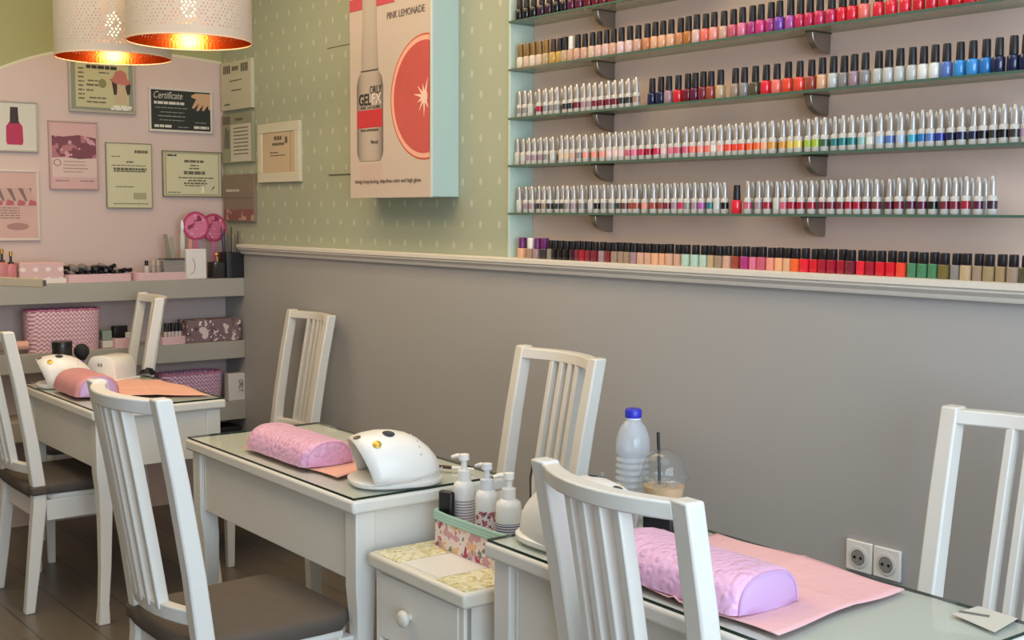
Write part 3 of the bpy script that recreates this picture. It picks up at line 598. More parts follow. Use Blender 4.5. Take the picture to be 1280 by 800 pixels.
# mini bottles on the ledge
ML = [(653.5, 'peach', 'purple'), (664.5, 'taupe', 'white'), (672.5, 'mauve', 'purple'), (681, 'charcoal', 'purple')]
MP = mini(mat('6a2468', .35), 'x', .034, .038); MP.name = 'purple_cap_polish_bottle'; MP.scale = (1.25, 1.25, 1.1); CAPC = {'purple': mat('6a2468', .35), 'white': M_PLW}
for i, (x, c, k) in enumerate(ML):
    q = ony(x, 320, FY); place(MP, (q.x, FY, 1.3062), f'{c} nail polish with tall {k} cap, {ordn(i+1)} from left on the white ledge', 'tall-capped polishes at the left end of the ledge', 'bottle_body', pol(c), CAPC[k])
XF = [688.5, 695.5, 702.3, 709, 716.3, 723.3, 730, 737.5, 745, 753.5, 761.7, 770.4, 778.4, 786, 794.5, 803, 811.5, 820.3, 829.2, 838.4, 848, 859, 869.8, 880, 890, 899.8, 909.6, 920.5, 932, 942.8, 953.5, 964.2, 974.8, 985.5, 996, 1007.2, 1018.8, 1029.8, 1041, 1053, 1065, 1077.5, 1090, 1102.5, 1115, 1128, 1141.4, 1154.6, 1168, 1181.6, 1195.5, 1209.3, 1224, 1238, 1252.5, 1268, 1283]
row(MBT, 'F', XF, seq('grey black*3 aubergine maroon crimson maroon*2 mauve maroon taupe*2 taupe mauve nude*2 peach*2 nude*2 mint*3 champagne taupe nude rust magenta pink rose salmon apricot peach orange scarlet red crimson*3 maroon scarlet crimson red*2 vermilion green*3 olive grey champagne taupe tan*2 taupe dark_olive charcoal*4'), FY-.004, 'mini', 5)

# ------------------------------------------------------------------ display box with grapefruit print
X0, X1, Yf, Z0, Z1 = -4.298, -3.7187, 2.576, 1.523, 2.60
t = thing('display_box', 'wall-mounted display box with nail bottle and grapefruit print, mint sides', 'display', ((X0+X1)/2, WY, Z0))
W_, H_, D_ = X1-X0, Z1-Z0, WY-Yf
MB().box((-W_/2, -D_+.004, 0), (W_/2, 0, H_)).build('box_body', paint('mint_box_paint', 'b9d3d0', .4), t, bevel=.003)
MB().box((-W_/2-.001, -D_, -.001), (W_/2-.012, -D_+.004, H_)).build('print_sheet', paint('pale_pink_print', 'ccbcb0', .4, .01), t)['label'] = 'pale pink printed front'
MB().box((W_/2-.011, -D_, -.001), (W_/2+.001, -D_+.004, H_)).build('corner_strip', mat('d2dcd8', .4), t)
def art(name, poly, m, lvl, par=t, y0=-D_): return MB().prism(poly, y0-.0006*lvl-.0004, y0-.0002).build(name, m, par)
def L(wx, wz): return (wx-(X0+X1)/2, wz-Z0)
def ell(cx, cz, rx, rz, n=40, xmax=None): return [(min(cx+rx*math.cos(2*math.pi*k/n), xmax if xmax is not None else 9), cz+rz*math.sin(2*math.pi*k/n)) for k in range(n)]
gx, gz = L(-3.765, 1.893); xm = W_/2-.014
for nm_, r1, r2, c_, lv in (('grapefruit_rind', .232, .232, 'c9503c', 1), ('grapefruit_pith', .226, .226, 'efb29c', 2), ('grapefruit_flesh', .208, .208, 'cc5a56', 3)): art(nm_, ell(gx, gz, r1, r2, 48, xm), paint('print_'+c_, c_, .45, .06, 30, .02) if 'flesh' in nm_ else mat(c_, .45), lv)
art('grapefruit_core', ell(gx, gz, .020, .026, 20), mat('f0cfbc', .5), 5)
for k in range(11):
    a = k*2*math.pi/11+.1; c, sn = math.cos(a), math.sin(a); q_ = .05+.012*(k % 3)
    if gx+q_*c < xm-.004: art('grapefruit_ray', [(gx-.006*sn+.020*c, gz+.006*c+.020*sn), (gx+.006*sn+.020*c, gz-.006*c+.020*sn), (gx+q_*c, gz+q_*sn)], mat('f0cfbc', .5), 4)
bl, br_ = L(-4.244, 0)[0], L(-4.052, 0)[0]; bm_ = (bl+br_)/2; zb = 1.668-Z0; zn = 2.02-Z0
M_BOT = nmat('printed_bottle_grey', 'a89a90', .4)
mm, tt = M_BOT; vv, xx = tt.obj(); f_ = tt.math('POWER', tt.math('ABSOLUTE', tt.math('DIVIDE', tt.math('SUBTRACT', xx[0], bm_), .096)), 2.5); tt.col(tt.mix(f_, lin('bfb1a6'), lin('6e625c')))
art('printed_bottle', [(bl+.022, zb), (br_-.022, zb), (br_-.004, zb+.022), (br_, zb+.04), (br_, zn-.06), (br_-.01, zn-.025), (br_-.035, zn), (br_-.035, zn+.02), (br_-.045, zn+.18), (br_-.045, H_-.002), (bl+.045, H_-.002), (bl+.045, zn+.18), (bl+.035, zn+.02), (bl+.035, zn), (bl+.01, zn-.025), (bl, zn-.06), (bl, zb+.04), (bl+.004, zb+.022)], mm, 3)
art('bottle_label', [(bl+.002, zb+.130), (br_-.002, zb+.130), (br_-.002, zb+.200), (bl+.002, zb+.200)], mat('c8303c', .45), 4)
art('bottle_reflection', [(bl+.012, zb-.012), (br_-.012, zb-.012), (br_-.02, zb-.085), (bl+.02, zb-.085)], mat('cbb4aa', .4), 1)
art('neck_line', [(bl+.033, zn-.002), (br_-.033, zn-.002), (br_-.033, zn+.004), (bl+.033, zn+.004)], mat('5e544e', .4), 4)
art('top_band', [(-W_/2, 2.264-Z0), (L(-3.97, 0)[0], 2.264-Z0), (L(-3.97, 0)[0], 2.31-Z0), (-W_/2, 2.31-Z0)], mat('c8505a', .45), 2)
DK = mat('2c2a2c', .5)
text('ORLY', 'brand_lettering', .044, (bl+.098, -D_-.0036, zb+.262), DK, t, .085)
text('GEL', 'brand_lettering', .062, (bl+.016, -D_-.0036, zb+.220), DK, t, .092, bold=.0014)
text('FX', 'brand_lettering', .062, (bl+.112, -D_-.0036, zb+.220), mat('e8dcd4', .5), t, .068)
text('NAIL LACQUER', 'small_lettering', .016, (bl+.03, -D_-.0036, zb+.204), DK, t, .14)
text('PINK LEMONADE', 'small_lettering', .013, (bl+.03, -D_-.0036, zb+.116), DK, t, .13)
text('9ml', 'small_lettering', .02, (bl+.105, -D_-.0036, zb+.066), DK, t, .05)
text('PINK LEMONADE', 'title_lettering', .038, (L(-4.022, 0)[0], -D_-.0016, 2.204-Z0), mat('6e625c', .5), t, .255)
text('GEL FX', 'title_lettering', .07, (L(-4.0, 0)[0], -D_-.0016, 2.282-Z0), DK, t, .16, bold=.002)
text('brings long-lasting, chip-free color and high gloss', 'small_lettering', .022, (L(-4.262, 0)[0], -D_-.0016, 1.580-Z0), mat('6a5a54', .5), t, .47)

# ------------------------------------------------------------------ certificates and posters
def bars(lst, w, h):      # printed lines: (x0,x1,z) as shares of the sheet
    b_ = MB()
    for x0, x1, z, th in lst:
        x = x0; rnd = random.Random(int(z*997+x0*31))
        while x < x1-.005:
            e = min(x1, x+rnd.uniform(.04, .11)); b_.box(((x-.5)*w, -.0006, z*h-th/2), ((e-.5)*w, 0, z*h+th/2)); x = e+.012
    return b_
def sheetup(name, label, cat, side, a, z0, bq, z1, face, frame=None, fw=.012, dep=.012, group='framed sheets on the walls'):
    """side 'b' = back wall (a,bq are y), 'r' = right wall (a,bq are x); returns thing, width, height, front y of the sheet"""
    w_, h_ = abs(bq-a), z1-z0
    t = thing(name, label, cat, (WX, (a+bq)/2, z0) if side == 'b' else ((a+bq)/2, WY, z0), R(90) if side == 'b' else 0, group)
    if frame:
        f_ = MB(); d2 = dep+.004
        f_.box((-w_/2, -d2, 0), (w_/2, 0, fw)).box((-w_/2, -d2, h_-fw), (w_/2, 0, h_)).box((-w_/2, -d2, fw), (-w_/2+fw, 0, h_-fw)).box((w_/2-fw, -d2, fw), (w_/2, 0, h_-fw)); f_.build('frame', frame, t, bevel=.002)
        MB().box((-w_/2+fw*.9, -dep, fw*.9), (w_/2-fw*.9, -.002, h_-fw*.9)).build('print_sheet', face, t)
    else: MB().box((-w_/2, -dep, 0), (w_/2, 0, h_)).build('print_sheet', face, t, bevel=.001)
    return t, w_, h_, -dep
def ptext(t, lst, w_, h_, y, m, name='printed_line'):
    for ln in lst: o = bars([ln], w_, h_).build(name, m, t); o.location = (0, y-.0003, 0)
def pshape(name, t, poly, w_, h_, y, m, lv=1): return MB().prism([((x-.5)*w_, z*h_) for x, z in poly], y-.0006*lv-.0005, y-.0002).build(name, m, t)
def rect(x0, x1, z0, z1): return [(x0, z0), (x1, z0), (x1, z1), (x0, z1)]
INK = mat('6a6452', .7); INKD = mat('3c3630', .7); FR = mat('b8b2a4', .35, .3); PAP = mat('cfc9a6', .6); PAPL = mat('d6d0b6', .6)
# polish advert
t, w_, h_, y = sheetup('polish_poster', 'white poster with a pink nail polish bottle, at the left frame edge', 'poster', 'b', 1.46, 1.729, 1.786, 1.957, mat('d2cdbf', .5), FR, .008)
c0 = .68
pshape('printed_bottle', t, [(c0-.10, .14), (c0+.10, .14), (c0+.115, .2), (c0+.11, .5), (c0+.06, .6), (c0-.06, .6), (c0-.11, .5), (c0-.115, .2)], w_, h_, y, mat('b02850', .4)); pshape('printed_cap', t, [(c0-.06, .56), (c0+.06, .56), (c0+.05, .88), (c0-.05, .88)], w_, h_, y, mat('2c2428', .4), 2)
ptext(t, [(.08, .45, .75-.07*k, .006) for k in range(6)], w_, h_, y, INK)
# diploma with the woman in a pink hat: plain generic figure
t, w_, h_, y = sheetup('diploma', 'pale framed diploma with a pink-hatted figure below the left lamp', 'diploma', 'b', 1.930, 1.925, 2.246, 2.172, mat('8d8f80', .45), mat('b5ad9e', .3, .2), .012)
pshape('paper', t, rect(.10, .90, .10, .92), w_, h_, y, mat('c4bd92', .6)); y1 = y-.001
ptext(t, [(.26, .72, .86, .016)], w_, h_, y1, INKD, 'printed_title'); ptext(t, [(.14, .23, .82-.08*k, .007) for k in range(8)]+[(.28, .45, .60, .007), (.26, .46, .52, .009), (.26, .36, .42, .008), (.3, .55, .28, .007), (.26, .55, .20, .007), (.45, .6, .76, .006)], w_, h_, y1, INK)
pshape('printed_seal', t, [(.50+.06*math.cos(k*.42), .56+.085*math.sin(k*.42)) for k in range(15)], w_, h_, y1, mat('8a8458', .6))
pshape('printed_hair', t, [(.64, .62), (.93, .60), (.92, .40), (.88, .36), (.84, .52), (.74, .54), (.72, .36), (.67, .36)], w_, h_, y1, mat('40302a', .6), 1); pshape('printed_face', t, [(.72, .58), (.85, .57), (.85, .40), (.88, .2), (.68, .2), (.72, .42)], w_, h_, y1, mat('c8b090', .6), 2)
pshape('printed_hat', t, [(.60, .64), (.70, .57), (.86, .55), (.95, .60), (.88, .66), (.86, .78), (.78, .84), (.70, .80), (.66, .68)], w_, h_, y1, mat('bf7468', .6), 3)
ptext(t, [(.66, .94, .13, .012), (.62, .92, .09, .010)], w_, h_, y1-.001, mat('ece6dc', .6), 'printed_script')
# black certificate
t, w_, h_, y = sheetup('certificate', 'black certificate with a hand photograph in a white frame', 'certificate', 'b', 2.312, 1.852, 2.640, 2.064, mat('2b2f2c', .35), mat('d6cec4', .4), .011)
text('Certificate', 'printed_title', .048, (-w_/2+.02, y-.001, h_*.76), mat('c8c4b8', .5), t, w_*.45, .3)
ptext(t, [(.08, .55, .66, .013), (.08, .36, .13, .013), (.70, .94, .13, .013)], w_, h_, y, mat('cfcbc0', .5), 'printed_box'); ptext(t, [(.10, .6, .55, .004), (.18, .55, .45, .004), (.14, .58, .36, .005), (.16, .55, .27, .004), (.45, .62, .12, .004), (.72, .9, .24, .004)], w_, h_, y, mat('8e8c80', .5))
hnd = [(.66, .86), (.74, .92), (.97, .92), (.97, .55), (.94, .55), (.93, .66), (.86, .52), (.83, .53), (.86, .68), (.77, .51), (.74, .53), (.79, .70), (.70, .56), (.67, .58), (.74, .78), (.67, .82)]
pshape('printed_hand', t, hnd, w_, h_, y, mat('c9a07c', .5))
# pink poster
t, w_, h_, y = sheetup('salon_poster', 'pink framed poster with close-up of fingers, second from the left', 'poster', 'b', 1.832, 1.563, 2.060, 1.880, mat('d3a9a6', .5), mat('c2a49e', .35, .2), .007)
pshape('printed_photo', t, [(.06, .46), (.30, .48), (.6, .45), (.96, .47), (.96, .76), (.6, .80), (.3, .77), (.06, .78)], w_, h_, y, blotch('finger_photo', 'b0727a', [('7c4450', 14, .5), ('d09aa0', 22, .6)]))
pshape('printed_sheet', t, rect(.06, .96, .18, .46), w_, h_, y, mat('d8bcb4', .5)); ptext(t, [(.30, .72, .41, .004), (.28, .74, .36, .004), (.28, .78, .31, .005), (.28, .68, .26, .004), (.12, .4, .13, .006), (.62, .92, .13, .006)], w_, h_, y-.001, mat('a08480', .6))
pshape('printed_ring', t, [(.16+.08*math.cos(k*.4), .39+.05*math.sin(k*.4)) for k in range(16)], w_, h_, y-.001, mat('8c7470', .5)); pshape('printed_ring', t, [(.16+.06*math.cos(k*.4), .39+.038*math.sin(k*.4)) for k in range(16)], w_, h_, y-.001, mat('d8bcb4', .5), 2)
# pale certificate, portrait
t, w_, h_, y = sheetup('certificate', 'pale yellow portrait certificate in a thin frame beside the pink poster', 'certificate', 'b', 2.096, 1.478, 2.322, 1.790, PAP, mat('9c967c', .4, .2), .004)
ptext(t, [(.62, .92, .87, .014), (.12, .3, .79, .004), (.44, .60, .71, .008), (.12, .86, .655, .004), (.16, .88, .60, .012), (.16, .86, .565, .006), (.2, .6, .33, .004)], w_, h_, y, INK); pshape('printed_stamp', t, rect(.58, .86, .14, .24), w_, h_, y, mat('a8a07e', .6))
ptext(t, [(.14, .9, .07, .004)], w_, h_, y, INK)
# pale certificate, landscape
t, w_, h_, y = sheetup('certificate', 'pale yellow landscape certificate in a thin double frame near the corner', 'certificate', 'b', 2.375, 1.536, 2.686, 1.762, PAP, mat('8c8668', .4, .2), .006)
pshape('printed_border', t, rect(.045, .955, .045, .955), w_, h_, y, mat('8c8668', .5), 0); pshape('paper', t, rect(.06, .94, .06, .94), w_, h_, y, PAP, 1); y -= .001
ptext(t, [(.08, .25, .90, .008)], w_, h_, y, INKD); ptext(t, [(.36, .70, .78, .012), (.46, .60, .69, .006), (.44, .62, .625, .007), (.35, .71, .53, .016), (.26, .86, .42, .006), (.42, .72, .36, .007), (.35, .74, .30, .008), (.36, .7, .25, .005), (.08, .3, .10, .004)], w_, h_, y, INK)
pshape('printed_flower', t, [(.63, .1), (.66, .2), (.64, .24), (.68, .26), (.69, .1)], w_, h_, y, mat('ece6cc', .5)); pshape('printed_emblem', t, [(.80, .14), (.86, .2), (.87, .27), (.84, .22)], w_, h_, y, mat('6a6a50', .5))
# lower left poster
t, w_, h_, y = sheetup('salon_poster', 'pink poster with a row of painted nails, lowest at the left frame edge', 'poster', 'b', 1.43, 1.327, 1.783, 1.650, mat('cfa89e', .5), mat('d8c8bc', .4), .012)
pshape('printed_photo', t, [(.04, .56), (.9, .56), (.9, .74), (.04, .72)], w_, h_, y, mat('7c6a60', .5))
for k in range(6):
    xk = .16+.14*k; pshape('printed_finger', t, [(xk, .52), (xk+.10, .52), (xk+.09, .58), (xk+.01, .74), (xk-.07, .74)], w_, h_, y-.001, mat('c8a096', .5)); pshape('printed_nail', t, [(xk, .50), (xk+.095, .50), (xk+.10, .55), (xk+.02, .58)], w_, h_, y-.0016, mat('b85a64', .4))
ptext(t, [(.2, .75, .46-.035*k, .004) for k in range(5)]+[(.3, .5, .10, .004)], w_, h_, y, mat('8c706a', .6)); pshape('printed_badge', t, [(.72+.14*math.cos(k*.4), .2+.05*math.sin(k*.4)) for k in range(16)], w_, h_, y, mat('a88078', .5))
# right wall sheets
M_SLV = mat('b9b79c', .5)
t, w_, h_, y = sheetup('wall_plaque', 'pale plaque with two striped blocks, topmost of three near the corner', 'plaque', 'r', -5.725, 1.965, -5.392, 2.200, mat('c6c2aa', .5), None, dep=.018)
st = MB()
for x0 in (.10, .68):
    for k in range(4): st.box(((x0+k*.06-.5)*w_, -.0008, .76*h_), ((x0+k*.06+.035-.5)*w_, 0, .93*h_))
o = st.build('printed_stripes', INKD, t); o.location = (0, y, 0); ptext(t, [(.38, .60, .85, .02), (.3, .7, .60, .005), (.36, .68, .40, .006), (.12, .3, .12, .008)], w_, h_, y, INK)
t, w_, h_, y = sheetup('wall_plaque', 'grey plaque with white text column, the middle of three near the corner', 'plaque', 'r', -5.720, 1.706, -5.387, 1.945, mat('97977e', .5), None, dep=.018)
pshape('paper', t, rect(.30, .96, .02, .78), w_, h_, y, mat('ccc8b4', .5)); pshape('printed_photo', t, rect(.04, .28, .80, .96), w_, h_, y, mat('6f6a58', .5)); pshape('printed_photo', t, [(.06, .3), (.26, .3), (.24, .66), (.12, .74)], w_, h_, y, mat('6f6a5c', .5))
ptext(t, [(.4, .88, .70-.075*k, .005) for k in range(8)]+[(.45, .7, .88, .012)], w_, h_, y-.001, INK)
t, w_, h_, y = sheetup('wall_plaque', 'brown plaque with a reddish band, lowest of three near the corner', 'plaque', 'r', -5.715, 1.417, -5.380, 1.648, mat('857466', .45), None, dep=.018)
pshape('printed_band', t, rect(0.01, .99, .03, .26), w_, h_, y, blotch('nail_band_photo', '8c5a54', [('c09a90', 20, .6)])); ptext(t, [(.1, .55, .66, .012)], w_, h_, y, mat('c8beb0', .5)); ptext(t, [(.01, .99, .50, .003)], w_, h_, y, mat('6c5e52', .5))
t, w_, h_, y = sheetup('picture_frame', 'cream wooden frame holding a brownish document on the dotted wall', 'frame', 'r', -5.335, 1.603, -4.926, 1.878, mat('cdb798', .5), paint('cream_frame_paint', 'dcd6c0', .4), .044, .014)
ptext(t, [(.40, .58, .74, .018), (.36, .64, .64, .012), (.3, .5, .5, .005), (.3, .66, .45, .004), (.66, .72, .70, .03)], w_, h_, y, INK); pshape('printed_border', t, rect(.78, .795, .16, .84), w_, h_, y, mat('a89878', .6))

# ------------------------------------------------------------------ things on the top shelf
SZ, SX = 1.1395, -5.60
def sh(px, X=SX): return onx(px, 345, X).y
def lidbox(name, label, cat, y0, y1, z, h, m, X=SX, d=.12, lid=None, bev=.003):
    t = thing(name, label, cat, (X, (y0+y1)/2, z), R(90)); w_ = y1-y0
    MB().box((-w_/2, -d/2, 0), (w_/2, d/2, h)).build('box_body', m, t, bevel=bev)
    if lid: MB().box((-w_/2-.002, -d/2-.002, h-.018), (w_/2+.002, d/2+.002, h+.002)).build('lid', lid, t, bevel=bev)
    return t
for px, hh, lab in ((3, .125, 'rose-pink spray bottle with gold neck at the left end of the top shelf'), (14, .115, 'rose-pink bottle with gold neck beside the polka-dot box')):
    t = thing('rose_bottle', lab, 'bottle', (SX+.02, sh(px, SX+.02), SZ)); MB().lathe([(.020, 0), (.022, .004), (.022, hh*.7), (.012, hh*.78)], 16, sq=4).build('bottle_body', mat('cf8080', .35), t, smooth=40); MB().lathe([(.013, hh*.76), (.013, hh*.84), (.006, hh*.86), (.006, hh*1.1)], 12).build('neck', mat('3c2c20', .35), t, smooth=40)
    MB().lathe([(.008, hh*1.08), (.007, hh*1.25)], 10).build('nozzle', M_GOLD, t, smooth=40)
t = lidbox('polka_dot_box', 'pale pink polka-dot card box on the left of the top shelf', 'box', sh(20), sh(75), SZ, .095, M_POLKA, d=.11)
MB().box((-.106, -.0565, 0), (.106, -.055, .022)).build('plain_base_strip', mat('e8dcd0', .5), t)
def tray(label, y0, y1, z, h, X=SX, d=.13, m=M_TRAY):
    return crate('polish_tray', label, 'tray', (X, (y0+y1)/2, z), R(90), y1-y0, d, h, m)
tray('pink checked tray heaped with black-capped bottles on the top shelf', sh(77), sh(161), SZ, .036); tray('pink checked tray under the clear cards box on the top shelf', sh(163), sh(243), SZ, .036)
rnd = random.Random(3); GREY = mat('8c807c', .2)
JB = thing('jumbled_polish_bottle', 'black-capped bottle lying in the heaped pink tray', 'nail polish', (0, 0, 0), 0, 'jumbled bottles in the heaped pink tray')
MB().lathe([(.013, -.040), (.014, -.036), (.014, -.006), (.007, 0)], 12).build('bottle_body', GREY, JB, smooth=40); MB().lathe([(.010, 0), (.010, .036), (.008, .038)], 12).build('cap', M_CAP, JB, smooth=40)
k = 0
for lay, (n, zz) in enumerate(((14, .022), (13, .044), (9, .062))):
    for i in range(n):
        yy = sh(80)+(sh(158)-sh(80))*(i+.5)/n+rnd.uniform(-.006, .006)
        if lay == 2: yy = sh(86)+(sh(140)-sh(86))*(i+.5)/n
        o = JB if k == 0 else JB.copy()
        if k:
            C.objects.link(o)
            for ch in list(JB.children): d_ = ch.copy(); C.objects.link(d_); d_.parent = o
        o.location = (SX+rnd.uniform(-.008, .016), yy, SZ+zz); o.rotation_euler = (rnd.uniform(1.1, 1.9), rnd.uniform(-.4, .4), rnd.uniform(-.9, .9)+(R(90) if rnd.random() < .8 else R(-90))); k += 1
# clear box of cards, bottles beside it
y0, y1 = sh(200), sh(238); t = thing('acrylic_box', 'clear box packed with grey cards standing in the right-hand pink tray', 'box', (SX+.01, (y0+y1)/2, SZ+.012), R(90)); w_ = y1-y0
MB().box((-w_/2, -.04, 0), (w_/2, .04, .085)).build('box_wall', M_COND, t, bevel=.003)
st = MB()
for k in range(8): st.box((-w_/2+.006, -.034, .006+k*.009), (w_/2-.006, .034, .012+k*.009))
st.build('card_stack', mat('a49a94', .6), t); MB().box((-w_/2+.003, -.042, .082), (w_/2-.010, .036, .087)).build('dark_lid_edge', mat('3c3430', .4), t)
for i, (px, cc) in enumerate(((181.5, 'black'), (190, 'pale'), (196, 'pale'))):
    q = sh(px); t = thing('small_jar', ['clear bottle with black cap in the right-hand pink tray', 'pale clear bottle next to the cards box, left one', 'pale clear bottle touching the cards box'][i], 'bottle', (SX+.02, q, SZ+.012)); MB().lathe([(.013, 0), (.014, .003), (.014, .05), (.009, .056)], 14).build('bottle_body', M_COND if cc == 'pale' else mat('bfb4ae', .2), t, smooth=40); MB().lathe([(.009, .054), (.009, .078), (.008, .08)], 12).build('cap', M_CAP if cc == 'black' else mat('b8a8a0', .3), t, smooth=40)
# white card, candle glass, black brush box and what stands in them
t = lidbox('white_carton', 'upright white carton with a pink line drawing on the top shelf', 'box', sh(233, SX+.056)-.004, sh(257, SX+.056), SZ, .145, mat('e6e0dc', .5), X=SX+.056, d=.026); MB().tube([(-.02, -.0140, .10), (-.012, -.0140, .085), (-.008, -.0140, .055), (-.018, -.0140, .03), (-.03, -.0140, .025)], .0015, 6).build('printed_line', mat('b06a78', .5), t)
t = thing('glass_pot', 'dark glass pot with a gold ornament between white carton and black box', 'pot', (SX+.02, sh(269), SZ)); MB().lathe([(.036, 0), (.038, .004), (.038, .078), (.034, .078), (.033, .01)], 20, sq=5).build('pot_wall', mat('3a3634', .15), t, smooth=40); MB().tube([(0, 0, .06), (.004, 0, .10), (.0, -.006, .118)], [.004, .006, .003]).build('ornament_stem', M_GOLD, t, smooth=50); MB().lathe([(.004, .105), (.013, .113), (.009, .124), (.002, .128)], 12).build('ornament', mat('d8a868', .25, .7), t, smooth=50)
t = crate('brush_box', 'black open box holding brushes and files at the corner', 'box', (SX+.02, sh(289), SZ), R(90), .115, .10, .125, mat('1a181a', .4))
def stick(name, label, cat, px, top, X, z0, lean, r, m, grp):
    y = sh(px, X); t_ = thing(name, label, cat, (X, y, z0), 0, grp); MB().tube([(0, 0, 0), (0, lean*.5, (top-z0)*.5), (0, lean, top-z0)], [r, r, r*.7], 8).build('handle', m, t_, smooth=60); return t_
for i, (px, tp, ln, c_) in enumerate(((283, .24, -.01, '2c2430'), (286, .22, -.005, '5a4a68'), (289, .25, .004, '2a2226'), (292, .21, .01, '6e6474'), (295, .23, .014, '3a3238'), (298, .20, .02, '544a50'), (280, .25, -.016, '3c2c44'), (276.5, .23, -.01, '704a86'))):
    nn = ['black brush leaning left at the back', 'purple-grey brush in the middle', 'tallest black brush', 'pale grey-mauve brush', 'dark brown brush', 'brownish brush leaning furthest right', 'dark violet brush', 'bright purple brush at the left'][i]
    stick('nail_art_brush', f'{nn} of the black brush box', 'brush', min(max(px, 281), 297), SZ+tp, SX+.02+.012*((i*5) % 7-3)/3, SZ+.008, ln, .0036, mat(c_, .4), 'brushes in the black box')
for i, (px, hz, c1, c2) in enumerate(((246, .335, 'b8406c', 'd8789a'), (269, .325, 'a83a60', 'c86a88'))):
    y = sh(px, SX-.03); t = thing('round_paddle', ['round pink nail-file paddle, the left of two above the white carton', 'round dark-pink nail-file paddle, the right of two'][i], 'paddle', (SX-.03-.012*i, y, SZ), R(90))
    MB().lathe([(.068, -.002), (.070, 0), (.068, .002)], 30, M=Matrix.Translation((0, 0, hz-.08)) @ Matrix.Rotation(R(90), 4, 'X')).build('disc', mat(c1, .4), t, smooth=40); MB().lathe([(.058, -.0026), (.058, .0026)], 30, M=Matrix.Translation((0, 0, hz-.08)) @ Matrix.Rotation(R(90), 4, 'X')).build('printed_face', blotch('pink_print_%d' % i, c2, [('8c2c54', 30, .60), ('e8b8c8', 40, .64)]), t, smooth=40)
    MB().box((-.009, -.002, 0), (.009, .002, hz-.145)).build('handle', mat('c86a90', .4), t, bevel=.001)
for i, (px, tp, ln, c_, lab) in enumerate(((216, .215, -.035, '8e8878', 'grey nail file leaning left behind the cards box'), (221, .20, -.025, 'a49c8c', 'pale grey nail file standing behind the cards box'), (229, .235, .0, 'd8d4c8', 'tall white nail file with a bright tip'), (236, .20, .012, 'd89a90', 'salmon nail file leaning right'), (241, .19, .02, 'c87884', 'rose nail file beside the white carton'))):
    y = sh(px, SX-.035); t = thing('nail_file', lab, 'nail file', (SX-.035, y, SZ), R(90), 'nail files behind the cards box'); ll = tp
    MB().loft([[(a-.012, -.0015, 0), (a+.012, -.0015, 0), (a+.012, .0015, 0), (a-.012, .0015, 0)] if z == 0 else [(a-.010, -.0015, z), (a+.010, -.0015, z), (a+.010, .0015, z), (a-.010, .0015, z)] for a, z in ((0, 0), (ln, tp))]).build('file_board', mat(c_, .6), t, bevel=.001)
    if i == 2: MB().lathe([(.004, tp-.01), (.010, tp+.01), (.008, tp+.035), (.002, tp+.05)], 10).build('tip', mat('e8eaf2', .15), t, smooth=40)
# desk lamp head reaching in from the left
p0 = onz(54, 354, 1.19); d_ = Vector((-.35, -.94, 0)).normalized(); e_ = p0+d_*.55
t = thing('desk_lamp', 'slim beige lamp bar reaching in from the left frame edge over the far table', 'lamp', (e_.x, e_.y, 0))
o_ = lambda v: Vector(v)-Vector((e_.x, e_.y, 0))
MB().loft([[o_(p+n_) for n_ in ((Vector((.010, -.004, -.017))), Vector((.010, -.004, .017)), Vector((-.014, .005, .017)), Vector((-.014, .005, -.017)))] for p in (p0, p0+d_*.2+Vector((0, 0, .012)), e_+Vector((0, 0, .018)))]).build('lamp_bar', paint('beige_lamp', 'a49478', .45), t, bevel=.003)
MB().box((-.008, -.006, -.011), (.008, .006, .011), M=Matrix.Translation(o_(p0-d_*.003))).build('bar_socket', mat('4a4038', .5), t)
MB().tube([(0, 0, 1.19), (0, 0, .02)], .012, 10).build('stand', paint('beige_lamp', 'a49478', .45), t, smooth=60); MB().lathe([(.12, 0), (.12, .015), (.02, .022)], 28).build('base', paint('beige_lamp', 'a49478', .45), t, smooth=40)

# ------------------------------------------------------------------ middle and lower shelf
Z2, Z3 = .8285, .5265
def sh2(px, X=SX): return onx(px, 430, X).y
def basket(label, y0, y1, z, h, m, d=.15, X=SX): 
    t = crate('storage_basket', label, 'basket', (X, (y0+y1)/2, z), R(90), y1-y0, d, h, m, None, .02, p=3.5)
    st = MB(); w_ = y1-y0; n = int(w_/.007); pts = []
    for k in range(n+1):
        a = 2*math.pi*k/n; c, e = math.cos(a), math.sin(a); q_ = (abs(c)**3.5+abs(e)**3.5)**(-1/3.5); f = .002+.004*(k % 2); pts.append((c*q_*(w_/2-f), e*q_*(d/2-f), h+.004*(k % 2)))
    st.tube(pts, .005, 6)
    st.build('ruffled_edge', mat('b9708a', .6), t); return t
basket('large pink lattice basket on the middle shelf', sh2(30), sh2(124), Z2, .185, M_BASK); 
basket('mauve-pink lattice basket on the lowest shelf beside the white lettered carton', sh2(197), sh2(274), Z3, .15, M_BASK2)
lidbox('small_green_tin', 'small grey-green tin right of the large pink basket', 'tin', sh2(126), sh2(138), Z2+.035, .045, mat('8a9c8c', .4), d=.05); lidbox('white_carton', 'small white carton under the grey-green tin', 'box', sh2(125), sh2(138), Z2, .034, mat('d8d0c8', .5), d=.06, X=SX+.005)
tray('pink tray with black bottle on the middle shelf', sh2(138), sh2(164), Z2, .045, d=.12); tray('pink checked tray of polishes beside the floral box', sh2(196), sh2(227), Z2, .036, d=.12)
y = sh2(146); t = thing('black_bottle', 'square black bottle with side nozzle standing in the pink tray', 'bottle', (SX+.015, y, Z2+.008), R(90)); MB().lathe([(.026, 0), (.028, .004), (.028, .085), (.022, .092)], 16, sq=5).build('bottle_body', mat('141214', .3), t, smooth=40); MB().box((.02, -.012, .055), (.045, .012, .092)).build('nozzle', mat('141214', .3), t, bevel=.004)
